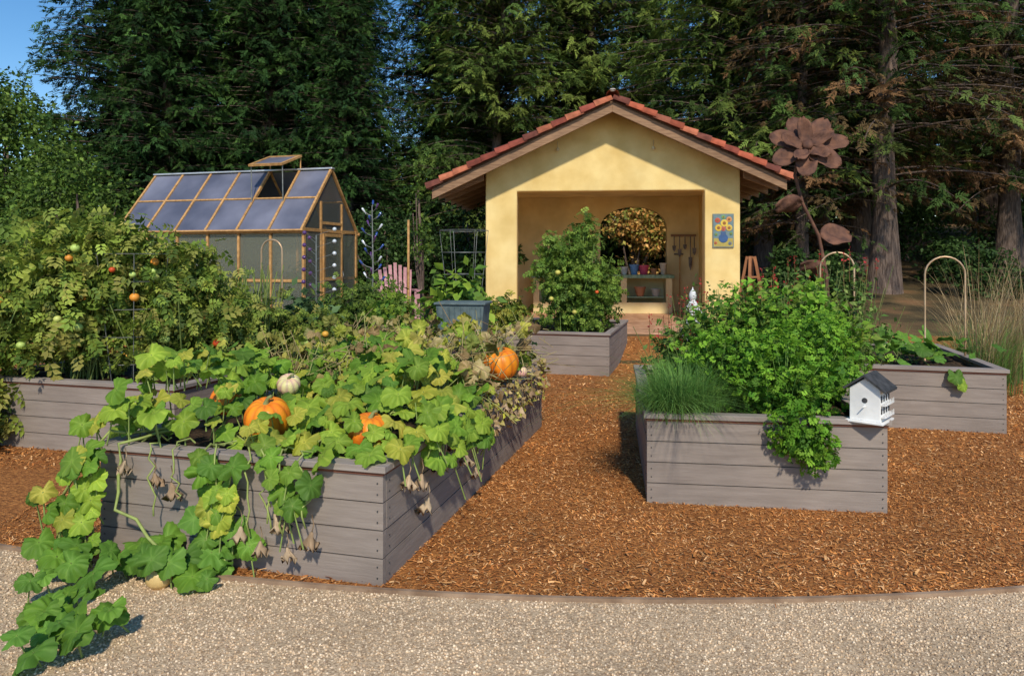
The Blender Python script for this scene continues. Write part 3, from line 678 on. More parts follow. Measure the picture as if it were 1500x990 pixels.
for side in (0,1):
    rb=B()
    Mx=Matrix.Translation((0,0,EH))@Matrix.Rotation(ang,4,'X') if side==0 else Matrix.Translation((0,D,EH))@Matrix.Scale(-1,4,(0,1,0))@Matrix.Rotation(ang,4,'X')
    for i in range(nb+1): rb.box(-i*bw_-.025,-i*bw_+.025,-.12,Ls,.0,.055,Mx)
    rb.box(-L-.05,.05,-.14,-.1,-.02,.06,Mx); 
    for i in range(nb): rb.box(-(i+1)*bw_+.026,-i*bw_-.026,Ls*.48,Ls*.48+.04,.005,.05,Mx)
    rb.build('rafters',M_cedar,gh)
    for i in range(nb):
        for k in range(2):
            if side==0 and i==1 and k==1: continue
            p=B(); p.box(-(i+1)*bw_+.027,-i*bw_-.027,(-.1 if k==0 else Ls*.48+.042),(Ls*.48-.002 if k==0 else Ls-.01),.02,.03,Mx); p.build('roof_panel',M_panel,gh)
b=B(); b.box(-L-.05,.05,D/2-.07,D/2+.07,RH+.03,RH+.07); b.build('ridge_cap',M_ridge,gh,bevel=.01)
v=empty('roof_vent',(0,0,0),0,None,None); v.parent=gh; v.location=(-bw_,D/2+.02,RH+.34); v.rotation_euler=(math.radians(20),0,0)
b=B(); w=bw_
b.box(-w-.03,-w+.03,-.85,0,0,.05); b.box(-.03,.03,-.85,0,0,.05); b.box(-w+.031,-.031,-.85,-.79,0,.05); b.box(-w+.031,-.031,-.05,0,0,.05); b.build('vent_frame',M_cedar,v)
b=B(); b.box(-w+.032,-.032,-.788,-.052,.015,.03); b.build('vent_panel',M_panel,v)
for xx in (-bw_*1.0,-bw_*2.0):
    b=B(); b.tube([(xx,D/2-.7,RH-.75),(xx,D/2-.72,RH+.08)],.012,6); b.build('vent_arm',M_wire,gh)
    b=B(); b.tube([(xx,D/2,RH+.05),(xx,D/2+.0,RH+.34)],.014,6); b.build('vent_hinge_post',M_cedar,gh)
for i in range(nb):
    for (z0,z1) in ((.09,.914),(.986,EH-.076)):
        p=B(); p.box(-(i+1)*bw_+.03,-i*bw_-.03,0,.008,z0,z1); p.build('wall_panel',M_wpanel,gh)
        p=B(); p.box(-(i+1)*bw_+.03,-i*bw_-.03,D,D+.008,z0,z1); p.build('wall_panel',M_wpanel,gh)
for x in (0,-L):
    for (y0,y1) in ((.042,D*.3-.032),(D*.7+.032,D-.042)):
        p=B(); p.box(x-.004,x+.004,y0,y1,.1,EH-.085); p.build('wall_panel',M_wpanel,gh)
    p=B(); p.add([(x,.05,EH+.002),(x,D-.05,EH+.002),(x,D/2,RH-.08)],[(0,1,2)]); p.build('gable_panel',M_wpanel,gh)
d=empty('door',(0,0,0),0,None,None); d.parent=gh; d.location=(.02,D*.3+.035,.08)
b=B(); dw=D*.4-.07; dh=EH-.18
b.box(0,.035,0,.06,0,dh); b.box(0,.035,dw-.06,dw,0,dh)
for z in (0,dh*.45,dh-.07): b.box(0,.035,.061,dw-.061,z,z+.07)
b.build('door_frame',M_cedar,d)
b=B(); b.box(.01,.018,.062,dw-.062,.071,dh*.45-.001); b.box(.01,.018,.062,dw-.062,dh*.45+.071,dh-.071); b.build('door_panel',M_wpanel,d)
b=B(); b.tube([(.05,dw-.04,.9),(.07,dw-.04,.95),(.05,dw-.04,1.05)],.01,6); b.build('handle',M_wire,d)
# seedlings inside
for i in range(5):
    q=W((gx,gy),ROT,-.6-.85*i,.9); plant('potted_seedling',(q[0],q[1],gz),'leafy green seedlings growing inside the greenhouse','plant',[foliage([(q[0],q[1],gz+.8,.35,.35,.5)],350,LEAF,.14,G,lump=.5)],stemset(q,.2,.2,gz,gz+.8,8,(.14,.22,.06)),'seedlings inside the greenhouse')

# ---------------------------------------------------------------- stucco pavilion
bx,by=2.14,15.5; bz=0; BR_=math.radians(-5)
sh=empty('garden_pavilion',(bx,by,0),BR_,'yellow stucco garden pavilion with red tile gable roof','garden building')
HW=2.73; WT=.32; ox0,ox1,oz=-2.04,1.99,3.18; DP=3.9; fz=.32
def ztop(x): return 4.9-.47*abs(x)
def solid(b,poly,y0,y1):
    n=len(poly); vs=[(x,y0,z) for x,z in poly]+[(x,y1,z) for x,z in poly]
    fs=[tuple(range(n)),tuple(range(2*n-1,n-1,-1))]+[(i,n+i,n+(i+1)%n,(i+1)%n) for i in range(n)]
    b.add(vs,fs)
b=B()
solid(b,[(-HW,0),(ox0,0),(ox0,oz),(ox1,oz),(ox1,0),(HW,0),(HW,ztop(HW)),(0,ztop(0)),(-HW,ztop(HW))],0,WT)
b.build('front_wall',M_stucco,sh,bevel=.025)
b=B(); b.box(-HW,-HW+.25,WT+.001,DP,0,ztop(HW)); b.build('side_wall',M_stucco,sh)
b=B(); b.box(HW-.25,HW,WT+.001,DP,0,ztop(HW)); b.build('side_wall',M_stucco,sh)
b=B(); wx0,wx1=-.1,1.65; wzb=1.25; wzs=2.55; cx=(wx0+wx1)/2; rx=(wx1-wx0)/2
arc=[(cx-rx*math.cos(math.pi*i/14),wzs+.55*math.sin(math.pi*i/14)) for i in range(15)]
b.box(-HW+.251,wx0,DP-.25,DP,0,3.6); b.box(wx1,HW-.251,DP-.25,DP,0,3.6); b.box(wx0,wx1,DP-.25,DP,0,wzb)
solid(b,arc+[(wx1,3.6),(wx0,3.6)],DP-.25,DP)
solid(b,[(-HW+.251,3.6),(HW-.251,3.6),(0,ztop(0))],DP-.25,DP)
b.build('rear_wall',M_stucin,sh)
b=B(); b.box(-HW+.252,HW-.252,WT+.002,DP-.252,3.35,3.42); b.build('ceiling',M_stucin,sh)
OV=.62; XL={-1:3.78,1:3.5}
b=B()
for s in (-1,1):
    XE=XL[s]
    p=[(0,5.02),(s*XE,5.02-.47*XE),(s*XE,4.9-.47*XE),(0,4.9)]
    if s<0: p=p[::-1]
    solid(b,p,-OV+.06,DP+.5)
b.build('roof_deck',M_soffit,sh)
b=B()
for s in (-1,1):
    XE=XL[s]
    p=[(0,4.97),(s*(XE+.02),4.97-.47*(XE+.02)),(s*(XE+.02),4.76-.47*(XE+.02)),(0,4.76)]
    if s<0: p=p[::-1]
    solid(b,p,-OV-.0,-OV+.055)
b.build('barge_board',M_barge,sh,bevel=.006)
for s in (-1,1):
    for k in range(6):
        y=-.25+k*.8; b=B()
        x0=s*(HW+.02); x1=s*(XL[s]-.05)
        p=[(x0,4.89-.47*abs(x0)),(x1,4.89-.47*abs(x1)),(x1,4.75-.47*abs(x1)),(x0,4.7-.47*abs(x0))]
        if s<0: p=p[::-1]
        solid(b,p,y,y+.09); b.build('rafter_tail',M_barge,sh)
tb=B(); tc=[(.34,.085,.045),(.24,.06,.04),(.4,.13,.07),(.17,.055,.04),(.3,.1,.06)]
def tile(p0,p1,r0,r1,n=8):
    tb.col=tuple(np.array(random.choice(tc))*random.uniform(.75,1.2))
    p0=Vector(p0);p1=Vector(p1); d=(p1-p0).normalized(); a=Vector((0,1,0)); u=a.cross(d) if d.x<0 else d.cross(a)
    u=u if u.z>0 else -u
    vs=[]
    for th in (0,.02):
        for (p,r) in ((p0,r0-th),(p1,r1-th)):
            for j in range(n+1):
                t=math.pi*1.1*j/n-.05*math.pi; vs.append(tuple(p+a*math.cos(t)*r+u*math.sin(t)*r))
    m=n+1; fs=[]
    for j in range(n):
        fs.append((j,j+1,m+j+1,m+j)); fs.append((2*m+j,3*m+j,3*m+j+1,2*m+j+1)); fs.append((j,2*m+j,2*m+j+1,j+1)); fs.append((m+j,m+j+1,3*m+j+1,3*m+j))
    fs.append((0,m,3*m,2*m)); fs.append((n,2*m+n,3*m+n,m+n))
    tb.add(vs,fs)
rows=13; 
for s in (-1,1):
    XE=XL[s]
    for c in range(21):
        y=-OV-.0+c*.25
        if y>DP+.5: break
        for r in range(rows):
            xa=(XE+.06)*(r)/rows; xb=(XE+.06)*(r+1)/rows+.06
            j=random.uniform(-.01,.01)
            za=5.02-.47*xa+j; zb=5.02-.47*xb+j
            if c==0: tile((s*xa,y,za),(s*xb,y,zb+.025),.105,.13,12)
            else: tile((s*xa,y,za),(s*xb,y,zb+.025),.085,.105,6)
tb.build('roof_tiles',M_tile,sh,smooth=False)
tb=B()
for c in range(12):
    y=-OV-.16+c*.45; tb.col=tuple(np.array(random.choice(tc)))
    vs=[];n=8
    for (yy,r) in ((y,.14),(y+.47,.115)):
        for j in range(n+1):
            t=math.pi*j/n; vs.append((r*math.cos(t),yy,5.06+r*math.sin(t)))
    tb.add(vs,[(j,j+1,n+2+j,n+1+j) for j in range(n)])
tb.build('ridge_tiles',M_tile,sh)
b=B(); b.col=(.6,.56,.5); b.ball((0,-OV-.1,5.19),.045,12,(1.5,1,.8)); b.build('ridge_mortar',M_attr,sh,smooth=True)
for x in (-1.15,.9):
    b=B(); b.col=(.6,.5,.3); b.tube([(x,-.06,4.25),(x,-.06,4.12)],.01,6); b.ball((x,-.06,4.08),.035,10,(1,1,1.3)); b.build('hanging_bell',M_attr,sh,smooth=True)
pq=empty('wall_plaque',(0,0,0),0,'colourful ceramic tile plaque of flowers in blue vase','wall art'); 
p=W((bx,by),BR_,2.37,-.03); pq.location=(p[0],p[1],1.95); pq.rotation_euler=(0,0,BR_)
b=B(); b.col=(.16,.2,.2); b.box(-.22,.22,0,.028,0,.72); b.build('panel',M_attr,pq)
b=B()
def disc(x,z,r,col,yy,n=12):
    b.col=col; b.lathe([(r,0),(r*.9,.006)],n,Matrix.Translation((x,-yy,z))@Matrix.Rotation(math.pi/2,4,'X'))
b.col=(.4,.32,.08); b.box(-.2,.2,-.004,-.001,.02,.2); b.col=(.15,.22,.24); b.box(-.2,.2,-.004,-.001,.202,.7)
disc(-.0,.2,.1,(.04,.1,.25),.006); b.col=(.05,.1,.22); b.box(-.05,.05,-.016,-.007,.26,.34)
for (x,z,r,c_) in [(-.1,.42,.075,(.65,.43,.05)),(.02,.52,.08,(.7,.5,.08)),(.12,.42,.07,(.6,.42,.08)),(-.12,.58,.055,(.5,.08,.05)),(.12,.6,.06,(.6,.27,.1)),(0,.65,.045,(.15,.35,.13)),(0,.4,.05,(.5,.1,.1)),(-.15,.28,.035,(.1,.3,.12)),(.16,.3,.035,(.1,.3,.12)),(-.16,.1,.03,(.5,.1,.06)),(.14,.09,.035,(.08,.2,.3))]:
    disc(x,z,r,c_,.008); disc(x,z,r*.45,(.3,.12,.03),.016)
b.build('flower_relief',M_attr,pq)
b=B(); b.box(-2.9,3.2,-2.0,DP+.1,.1,.315); o=b.build('patio',M_paver,None,bevel=.01); o.location=(bx,by,0); o.rotation_euler=(0,0,BR_); tag(o,'terracotta paver patio and floor of pavilion',None,kind='structure')
ct=empty('potting_counter',(*W((bx,by),BR_,0,0),.316),BR_,'green tiled potting counter inside the pavilion','counter')
b=B(); b.box(-1.9,1.75,2.9,3.55,.9,.99); b.build('counter_top',M_ctile,ct,bevel=.01)
b=B(); b.box(-1.85,1.7,2.95,3.5,0,.28)
for x in (-1.85,-.75,.4,1.55): b.box(x,x+.15,2.95,3.5,.281,.899)
b.build('counter_base',M_stucin,ct)
b=B(); b.box(-1.6,1.5,3.0,3.45,.4,.43); b.build('shelf',M_ctile,ct)
pots=[(.75,3.1,.99,.12,.26,(.1,.25,.5)),(1.0,3.2,.99,.14,.24,(.6,.08,.15)),(.5,3.2,.99,.1,.2,(.6,.6,.55)),(1.25,3.1,.99,.08,.16,(.4,.2,.1)),(1.5,3.2,.99,.09,.3,(.55,.5,.4)),(.9,3.1,.43,.14,.25,(.35,.16,.08)),(.2,3.1,.43,.15,.25,(.35,.16,.08)),(1.3,3.1,.43,.12,.2,(.3,.32,.3))]
pl_=['blue glazed flower pot on counter','crimson glazed flower pot on counter','pale ceramic flower pot on counter','small brown flower pot on counter','tall cream ceramic pot on counter','terracotta flower pot on shelf','terracotta flower pot on shelf','grey flower pot on shelf']
for i,(x,y,z,r,h,c_) in enumerate(pots):
    b=B(); b.col=c_; b.lathe([(r*.65,0),(r,h*.85),(r*1.1,h*.86),(r*1.1,h),(r*.9,h),(r*.85,h*.8),(.01,h*.78)],18)
    q=W((bx,by),BR_,x,y); o=b.build('flower_pot',M_attr,None,smooth=False); o.location=(q[0],q[1],.318+z); tag(o,pl_[i],'flower pot','flower pots')
q=W((bx,by),BR_,0,0)
tr=empty('tool_rack',(*W((bx,by),BR_,2.05,3.6),2.3),BR_,'wall rack with hanging hand tools','tool rack')
b=B(); b.box(-.3,.35,-.02,.02,.0,.06); b.build('rack_board',M_barge,tr)
for i,x in enumerate((-.22,-.08,.06,.2,.3)):
    b=B(); h=[.4,.55,.35,.9,.5][i]; b.tube([(x,-.04,.02),(x,-.04,-h*.6)],.014,6); b.add([(x-.05,-.04,-h*.6),(x+.05,-.04,-h*.6),(x+.04,-.045,-h*.85),(x,-.05,-h),(x-.04,-.045,-h*.85)],[(0,1,2,3,4)]); b.build('hand_tool',M_tool,tr)
rk=empty('garden_rake',(*q,.318),BR_,'long handled garden rake leaning on wall','rake')
b=B(); b.tube([(1.92,3.2,.0),(1.98,3.6,1.5)],.016,7); b.build('handle',M_cedar,rk)
b=B(); b.box(1.8,2.04,3.14,3.18,1.5,1.54)
for i in range(7): b.box(1.805+.036*i,1.815+.036*i,3.08,3.1399,1.51,1.52)
o=b.build('rake_head',M_tool,rk); o.location=(.03,.43,0)

# ---------------------------------------------------------------- rusty flower sculpture
fl=empty('metal_flower_sculpture',(3.95,9.0,0),0,'giant rusty metal flower sculpture on curved stem','garden sculpture')
b=B(); b.tube([(0,0,0),(.03,0,.8),(.0,0,1.5),(-.1,0,2.0),(-.3,0,2.4),(-.4,0,2.75),(-.37,0,2.95),(-.29,-.02,3.08)],[.028,.026,.024,.022,.02,.02,.018,.016],9); b.build('flower_stem',M_rust,fl,smooth=True)
def petal(b,M,L,Wd,cup):
    vs=[];fs=[];n=8;m=6
    for i in range(n+1):
        t=i/n; w=Wd*(math.sin(math.pi*(t**.75))**.7*.5+.05*(1-t)) if 0<t<1 else .02
        if t>.6: w=max(w,Wd*.5*math.sqrt(max(0,1-((t-.6)/.42)**2)))
        for j in range(m+1):
            u=(j/m)*2-1
            vs.append((L*t,w*u,cup*(t**1.6)+.3*w*u*u+.02*math.sin(9*t+4*u)))
    for i in range(n):
        for j in range(m): a=i*(m+1)+j; fs.append((a,a+1,a+m+2,a+m+1))
    b.add(vs,fs,M)
FM=Matrix.Translation((-.26,-.04,3.1))@Matrix.Rotation(math.radians(62),4,'X')@Matrix.Rotation(math.radians(-14),4,'Y')
for lay,(num,L_,cup,zo) in enumerate([(7,.44,.04,0),(5,.28,.12,.03)]):
    for i in range(num):
        b=B(); petal(b,FM@Matrix.Rotation(2*math.pi*i/num+.35*lay,4,'Z')@Matrix.Translation((.04,0,zo)),L_*random.uniform(.92,1.06),.25 if lay==0 else .17,cup+random.uniform(-.04,.05)); o=b.build('petal',M_rust,fl,smooth=True)
        s=o.modifiers.new('s','SOLIDIFY'); s.thickness=.006
b=B(); b.ball((0,0,.06),.07,14,(1,1,.6)); 
b.v=[tuple(FM@Vector(p)) for p in b.v]; b.build('flower_centre',M_rust,fl,smooth=True)
for (p,az,el,L_,w_) in [((-.3,0,2.4),math.pi,-.1,.36,.24),((-.08,0,1.98),.1,.1,.42,.3),((.0,0,1.55),math.pi-.4,.3,.32,.2)]:
    b=B(); petal(b,Matrix.Translation(p)@Matrix.Rotation(az,4,'Z')@Matrix.Rotation(-el,4,'Y')@Matrix.Rotation(math.radians(55),4,'X'),L_,w_,-.04); o=b.build('metal_leaf',M_rust,fl,smooth=True); s=o.modifiers.new('s','SOLIDIFY'); s.thickness=.006

# ---------------------------------------------------------------- birdhouse
bh=empty('birdhouse',(2.41,4.83,.632),math.radians(-42),'white wooden birdhouse with dark roof on bed corner','birdhouse')
bh.scale=(1.12,1.12,1.12)
b=B(); w=.085; solid(b,[(-w,0),(w,0),(w,.19),(0,.25),(-w,.19)],-w*1.15,w*1.15); b.box(-w-.02,w+.02,-w*1.15-.02,w*1.15+.02,-.014,0-.0005); b.build('body',M_white,bh,bevel=.003)
b=B()
for s in (-1,1):
    p=[(0,.275),(s*.12,.186),(s*.12,.172),(0,.26)]
    if s<0: p=p[::-1]
    solid(b,p,-.125,.125)
b.build('roof',M_dark,bh)
yy=-w*1.15
for zi,z in enumerate((.045,.115)):
    for i in range(4):
        y=-.06+.04*i
        pr=[(y-.01,z),(y+.01,z),(y+.01,z+.03)]+[(y+.01*math.cos(t),z+.03+.01*math.sin(t)) for t in (.8,1.57,2.3)]+[(y-.01,z+.03)]
        b=B(); b.add([(w+.002,a*1.25,c_) for a,c_ in pr],[tuple(range(len(pr)))]); b.build('window',M_dark,bh)
    b=B(); b.box(w+.0005,w+.028,-.09,.09,z-.018,z-.01)
    for i in range(6): b.box(w+.023,w+.027,-.088+.0345*i,-.083+.0345*i,z-.0099,z+.012)
    b.build('balcony',M_white,bh)
b=B(); b.add([(.016*math.cos(t),yy-.002,.12+.016*math.sin(t)) for t in np.linspace(0,6.283,15)[:-1]],[tuple(range(14))]); b.build('window',M_dark,bh)
b=B(); b.tube([(0,yy,.085),(0,yy-.04,.085)],.004,6); b.build('perch',M_white,bh)

# ---------------------------------------------------------------- chair, bottle tree, statue, obelisk
ch=empty('garden_chair',(-2.5,15.6,.3),math.radians(15),'pink painted adirondack garden chair','chair')
ch.scale=(1.12,1.12,1.15)
for i in range(7):
    x=-.27+.09*i; b=B(); h=1.15-.09*abs(i-3)*.5
    b.bar((x*.9,.12,.35),(x*1.12,.42,h),.065,.02,(0,1,0)); b.build('back_slat',M_pink,ch)
b=B()
for i in range(6): b.box(-.28,.28,-.42+.095*i,-.34+.095*i,.38-.02*i,.4-.02*i)
b.build('seat',M_pink,ch)
for s in (-1,1):
    b=B(); b.box(s*.38-.07,s*.38+.07,-.48,.32,.62,.645); b.build('arm',M_pink,ch)
    b=B(); b.box(s*.33-.05,s*.33+.05,-.46,-.43,0,.619); b.build('leg',M_pink,ch)
    b=B(); b.bar((s*.3,-.44,.34),(s*.3,.62,.04),.03,.1); b.build('leg',M_pink,ch)
bt=empty('bottle_tree',(-2.85,14.6,.3),0,'slim metal bottle tree hung with blue and clear glass bottles','garden ornament')
b=B(); b.tube([(0,0,0),(.02,0,1.2),(0,0,2.5)],[.02,.018,.01],7)
tips=[]
for i in range(20):
    z=.9+1.55*i/19; a=i*2.4; r=.22*(1-.3*i/21); t=(r*math.cos(a),r*math.sin(a)*.8,z+.1); tips.append(t); b.tube([(0,0,z),(t[0]*.5,t[1]*.5,z+.03),t],.006,5)
b.build('branches',M_wire,bt)
for i,t in enumerate(tips):
    b=B(); d=Vector((t[0],t[1],.25)).normalized(); M=Matrix.Translation(t)@d.to_track_quat('Z','Y').to_matrix().to_4x4()@Matrix.Translation((0,0,-.08))@Matrix.Scale(.55,4)
    b.lathe([(.012,0),(.014,.09),(.038,.13),(.04,.26),(.03,.275)],10,M); b.build('bottle',[M_blue,M_clear,M_purple,M_blue][i%4],bt,smooth=True)
sw=empty('glass_ball_stand',(-3.25,11.9,.2),0,'branching wire stand with purple glass balls','garden ornament')
b=B(); b.tube([(0,0,0),(0,0,1.9)],.012,6); tips=[]
for i in range(16):
    z=.9+1.0*i/15; a=i*2.1; t=(.3*math.cos(a),.25*math.sin(a),z+.1); tips.append(t); b.tube([(0,0,z),t],.004,5)
b.build('branches',M_wire,sw)
for i,t in enumerate(tips):
    b=B(); b.ball(t,.035,10); b.build('glass_ball',M_purple if i%3 else M_clear,sw,smooth=True)
st=empty('garden_statue',(2.42,9.6,0),0,'small white figure statue on a plinth','statue')
b=B(); b.box(-.12,.12,-.12,.12,0,.72); b.box(-.15,.15,-.15,.15,.721,.77); b.build('plinth',M_white,st,bevel=.01)
b=B(); b.lathe([(.1,.771),(.105,.8),(.085,.9),(.06,1.0),(.075,1.08),(.05,1.13),(.03,1.15),(.045,1.18),(.05,1.22),(.035,1.27),(.01,1.3),(.004,1.33)],16); b.tube([(-.07,0,1.07),(-.1,-.04,.98),(-.04,-.08,.95)],.022,7); b.tube([(.07,0,1.07),(.1,-.04,.98),(.04,-.08,.95)],.022,7); b.build('figure',M_white,st,smooth=True)
ob=empty('obelisk_trellis',(4.1,12.3,.25),.3,'reddish wooden obelisk trellis','trellis')
M_obel=noise_mat('orange_brown_wood',(.3,.12,.05),(.42,.18,.08),6,.7)
for i in range(4):
    a=math.pi/4+i*math.pi/2; b=B(); b.bar((.34*math.cos(a),.34*math.sin(a),0),(.06*math.cos(a),.06*math.sin(a),1.5),.045,.045); b.build('leg',M_obel,ob)
for z,r in ((.4,.25),(.8,.18),(1.15,.12)):
    for i in range(4):
        a=math.pi/4+i*math.pi/2; a2=a+math.pi/2; b=B(); b.bar((r*math.cos(a),r*math.sin(a),z),(r*math.cos(a2),r*math.sin(a2),z),.02,.03)
        b.build('cross_rail',M_obel,ob)

# ---------------------------------------------------------------- trees
def conifer_mesh(H,Lmax,n,z0,droop,cols,spray,power,rise=.1,step=.33,tip=1.3,limbfrac=.3,r0=.3,flat=.25):
    pos=[];head=[];nor=[];cc=[];sc=[]; l0=[];l1=[];lr=[]
    cols=np.array(cols)
    for i in range(n):
        t=(z0+(H-z0)*(random.random()**1.05))/H; z=t*H; tt=(z-z0)/(H-z0)
        L=Lmax*((1-tt)**power)*random.uniform(.55,1.08)+.3; az=random.uniform(0,2*math.pi); d=np.array([math.cos(az),math.sin(az),0]); q=np.array([-d[1],d[0],0])
        col=cols[random.randrange(len(cols))]*random.uniform(.65,1.25); rs=rise+random.gauss(0,.08)
        k=max(2,int(L/step)); last=np.array([0,0,z])
        for j in range(k+1):
            s=.15+.85*j/k; p=d*s*L+np.array([0,0,z+rs*s*L-droop*(s*L)**2/Lmax])
            if j%2==0 or j==k:
                l0.append(last);l1.append(p);lr.append(.035*(1-s)+.012); last=p
            m=3 if j==k else 2
            for e in range(m):
                sg=[1,-1,0][e]; a=sg*random.uniform(.4,1.2)
                hd=d*math.cos(a)+q*math.sin(a)+np.array([0,0,-.25-droop*s+random.gauss(0,.2)])
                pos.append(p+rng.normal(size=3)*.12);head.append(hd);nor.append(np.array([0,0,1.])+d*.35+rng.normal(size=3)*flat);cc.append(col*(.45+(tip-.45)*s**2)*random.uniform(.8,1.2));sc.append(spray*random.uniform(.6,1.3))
    pos=np.array(pos);N=len(pos); h=N//2
    R=frames(np.array(nor),np.array(head)); sc=np.array(sc); cc=np.array(cc)
    perm=rng.permutation(N); pos,R,sc,cc=pos[perm],R[perm],sc[perm],cc[perm]
    V,F,C=merge([inst(SPR[0],pos[:h],R[:h],sc[:h],cc[:h]),inst(SPR[1],pos[h:],R[h:],sc[h:],cc[h:])])
    l=segs(np.array(l0),np.array(l1),np.array(lr),np.array([.06,.04,.03])*np.ones((len(l0),3)),4)
    return (V,F,C),l
CG=[(.028,.068,.018),(.042,.095,.024),(.062,.125,.028),(.022,.054,.018)]
CG2=[(.095,.15,.032),(.14,.2,.04),(.07,.12,.028),(.18,.235,.05)]
CG3=[(.06,.11,.025),(.1,.14,.035),(.22,.12,.055),(.05,.09,.025),(.15,.1,.045)]
TM={}
def make_tree(kind,H,Lmax,n,z0,droop,cols,spray,power,**k):
    (V,F,C),(lv,lf,lc)=conifer_mesh(H,Lmax,n,z0,droop,cols,spray,power,**k)
    r0=k.get('r0',.3)
    cr=big('crown',V,F,C,M_conifer); lm=big('branches',lv,lf,lc,M_bark)
    b=B(); pts=[(random.gauss(0,.03)*i,random.gauss(0,.03)*i,H*i/10) for i in range(11)]; pts[0]=(0,0,-.5)
    b.tube(pts,[r0*1.5]+[r0*(1-.09*i) for i in range(1,11)],14); tr=b.build('trunk',M_bark,smooth=True)
    TM[kind]=(cr.data,lm.data,tr.data)
    for o in (cr,lm,tr): bpy.data.objects.remove(o)
make_tree('red1',22,3.4,900,.6,.10,CG,.44,.55,rise=.05,flat=.6,step=.27)
make_tree('red2',19,3.0,820,.4,.14,CG,.42,.6,rise=.1,flat=.6,step=.27)
make_tree('ced1',20,6.0,420,3.2,.28,CG2,.5,.7,rise=.22,step=.27,flat=.4)
make_tree('ced2',18,5.0,400,2.5,.3,CG2,.48,.7,rise=.25,step=.27,flat=.4)
make_tree('open',22,4.2,330,2.8,.3,CG3,.38,.5,rise=.12,step=.25,r0=.34,flat=.5)
def tree(kind,x,y,s,rz,label,cat='conifer tree',group='tall conifers'):
    e=empty('conifer_tree',(x,y,float(terr(x,y))-.05),rz,label,cat,group); e.scale=(s,s,s)
    for me,nm in zip(TM[kind],('crown','branches','trunk')):
        o=bpy.data.objects.new(nm,me); link(o,e)
Lr='tall dense dark green redwood tree'; Lc='spreading cedar with drooping light green boughs'; Lo='tall open redwood with bare lower trunk and sparse boughs'
for i,(x,y,s,k) in enumerate([(-14.6,27,.95,'red1'),(-12.3,25.5,.85,'red2'),(-11.0,29,1,'red1'),(-8.9,26.5,.9,'red2'),(-7.2,29,.95,'red1'),(-5.9,25.5,.62,'red2'),(-3.2,30,.95,'red2'),
    (-17,37,1,'red1'),(-13.5,37,1,'red2'),(-9,37,1.1,'red1'),(-1,37,1.1,'red1'),(3,38,1.1,'red2'),(7,38,1.1,'red1'),(11,38,1.1,'red2'),(15.5,39,1.1,'red1'),(20,39,1.1,'red2'),(25,39,1.1,'red1'),(29.5,38,1.1,'red2')]):
    tree(k,x,y,s,i*1.3,Lr)
for i,(x,y,s,k) in enumerate([(-.6,28,.9,'ced2'),(3.2,31,1.0,'ced1'),(8.6,24.5,.95,'ced1'),(12.5,29,1,'ced2')]): tree(k,x,y,s,i*2.1,Lc)
for i,(x,y,s) in enumerate([(10.4,20,1),(11.7,24,.95),(15.6,22.5,1.0),(18,27,1.0),(8.3,20.5,.6),(20.5,24,1.0)]): tree('open',x,y,s,i*1.7+.5,Lo)
def broad(x,y,h,r,cols,label,n=5500,name='broadleaf_tree',cat='tree',s=.2,base=.25):
    z=float(terr(x,y)); e=empty(name,(x,y,z),0,label,cat)
    bl=[]
    for i in range(11):
        a=random.uniform(0,6.28); q=random.random()**.6*r*.65; bl.append((q*math.cos(a),q*math.sin(a),h*(base+(.82-base)*random.random()),r*random.uniform(.3,.5),r*random.uniform(.3,.5),r*random.uniform(.25,.45)))
    bl.append((0,0,h*.88,r*.35,r*.35,h*.12))
    V,F,C=foliage(bl,n,LEAF,s,cols,droop=.3,upn=.6,fill=3.2,lump=.45,inner=.3,rand=.8); big('crown',V,F,C,M_leaf,e)
    b=B(); b.tube([(0,0,-.2),(.05,0,h*.3),(-.05,.05,h*.75)],[.04*r+.05,.03*r+.03,.02],9)
    for q in bl[:7]: b.tube([(0,0,h*.15),(q[0]*.5,q[1]*.5,h*.3),(q[0],q[1],q[2])],[.02*r+.015,.02*r+.01,.01],6)
    b.build('trunk',M_bark,e,smooth=True); return e
BG=[(.08,.16,.025),(.14,.24,.035),(.2,.31,.05),(.06,.11,.02)]
broad(-15.2,21.5,6.6,2.3,BG,'leafy mid-green broadleaf tree',10000,s=.15)
broad(-12.4,19.5,5.0,2.0,BG,'leafy light green broadleaf tree',8500,s=.14)
broad(-17.6,25,8.0,2.6,BG,'leafy dark green broadleaf tree',10000,s=.17)
broad(-10.6,17.5,4.0,1.6,BG,'rounded green shrub beside greenhouse',6500,s=.12)
DS=[(.035,.08,.02),(.055,.115,.028),(.08,.15,.035)]
for (x,y,h,r,lab) in [(-6.5,21,3.2,2.0,'dark green shrub behind greenhouse'),(-3.6,20.5,3.0,1.8,'dark green shrub behind chair'),(-1.2,20,3.2,1.8,'dark green shrub beside pavilion'),(-.6,17.4,1.9,.8,'dark green shrub at pavilion wall'),(-9.5,22,3.6,2.2,'dark green shrub under redwoods'),
   (6.6,17.5,1.6,.9,'dark green shrub beside pavilion'),(12.5,19,1.3,1.1,'low green shrub under redwoods'),(9.5,30,3,2,'dark green shrub on the slope'),(14.5,31,3.2,2.4,'dark green shrub on the slope'),(20,31,3,2.4,'dark green shrub on the slope'),(25,30,3.4,2.6,'dark green shrub on the slope'),
   (9.3,25.5,2.0,1.7,'dark green shrub between tree trunks'),(14.0,25.5,2.0,1.8,'dark green shrub between tree trunks'),(17.0,24,2.2,1.8,'dark green shrub between tree trunks'),(13.2,21.5,1.2,1.2,'low green shrub under redwoods'),(8.2,19,1.3,1.0,'low green shrub beside pavilion'),(16.2,19.5,1.5,1.4,'low green shrub under redwoods')]:
    broad(x,y,h,r,DS,lab,3200,'shrub','shrub',.13,.2)
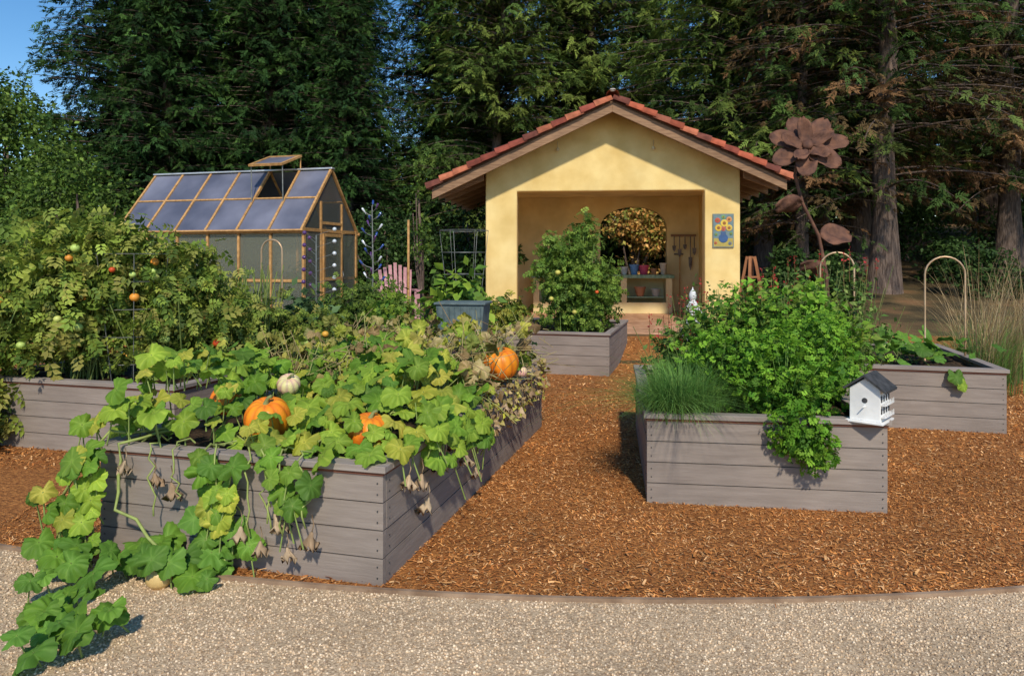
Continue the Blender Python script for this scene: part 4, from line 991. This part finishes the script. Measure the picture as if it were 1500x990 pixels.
broad(3.95,23.6,4.3,1.5,[(.7,.34,.09),(.55,.28,.08),(.4,.42,.09),(.75,.45,.16),(.3,.36,.07)],'bronze and green leaved shrub seen through the window',4500,'shrub','shrub',.14)
broad(-2.0,15.6,3.9,.4,BG,'slender young tree with upright leader',600,'young_tree','tree',.09,.4)
broad(8.8,9.8,.9,.8,BG,'low green groundcover shrub by path',2200,'shrub','shrub',.08,.2)
broad(7.6,8.2,.5,.6,BG,'low green groundcover shrub by path',1500,'shrub','shrub',.06,.2)
bl=[(x,random.uniform(44,50),random.uniform(2,9),random.uniform(2.5,4),2,random.uniform(2.5,4)) for x in np.linspace(-27,44,60)]
V,F,C=foliage(bl,30000,LEAF,.6,[(.02,.05,.015),(.032,.075,.02),(.045,.095,.025)],fill=3); tag(big('distant_woods',V,F,C,M_conifer),'dense dark woodland beyond the garden','woods',kind='stuff')

# ---------------------------------------------------------------- light, world, camera
sd=Vector((.06,-.74,.67)).normalized()
sun=bpy.data.lights.new('sun','SUN'); sun.energy=3.9; sun.angle=math.radians(3.0); sun.color=(1,.9,.72)
so=bpy.data.objects.new('sun',sun); link(so); so.rotation_euler=(-sd).to_track_quat('-Z','Y').to_euler(); so.location=(3,-10,20)
w=bpy.data.worlds.new('World'); scene.world=w; w.use_nodes=True; n=w.node_tree.nodes; l=w.node_tree.links
sk=n.new('ShaderNodeTexSky'); sk.sky_type='NISHITA'; sk.sun_disc=False; sk.sun_elevation=math.asin(sd.z); sk.sun_rotation=math.atan2(sd.x,sd.y); sk.air_density=1.0; sk.dust_density=.1; sk.ozone_density=2.0
hs=n.new('ShaderNodeHueSaturation'); hs.inputs['Saturation'].default_value=1.3; l.new(sk.outputs[0],hs.inputs['Color'])
l.new(hs.outputs[0],n['Background'].inputs['Color']); n['Background'].inputs['Strength'].default_value=.15
cam=bpy.data.cameras.new('camera'); cam.lens=25.2; cam.sensor_width=36; cam.shift_y=-115/1500; cam.clip_end=1000; cam.clip_start=.05
co=bpy.data.objects.new('camera',cam); link(co); co.location=(0,0,1.7); co.rotation_euler=(math.pi/2,0,0); scene.camera=co
scene.view_settings.view_transform='Standard'; scene.view_settings.look='None'; scene.view_settings.exposure=0
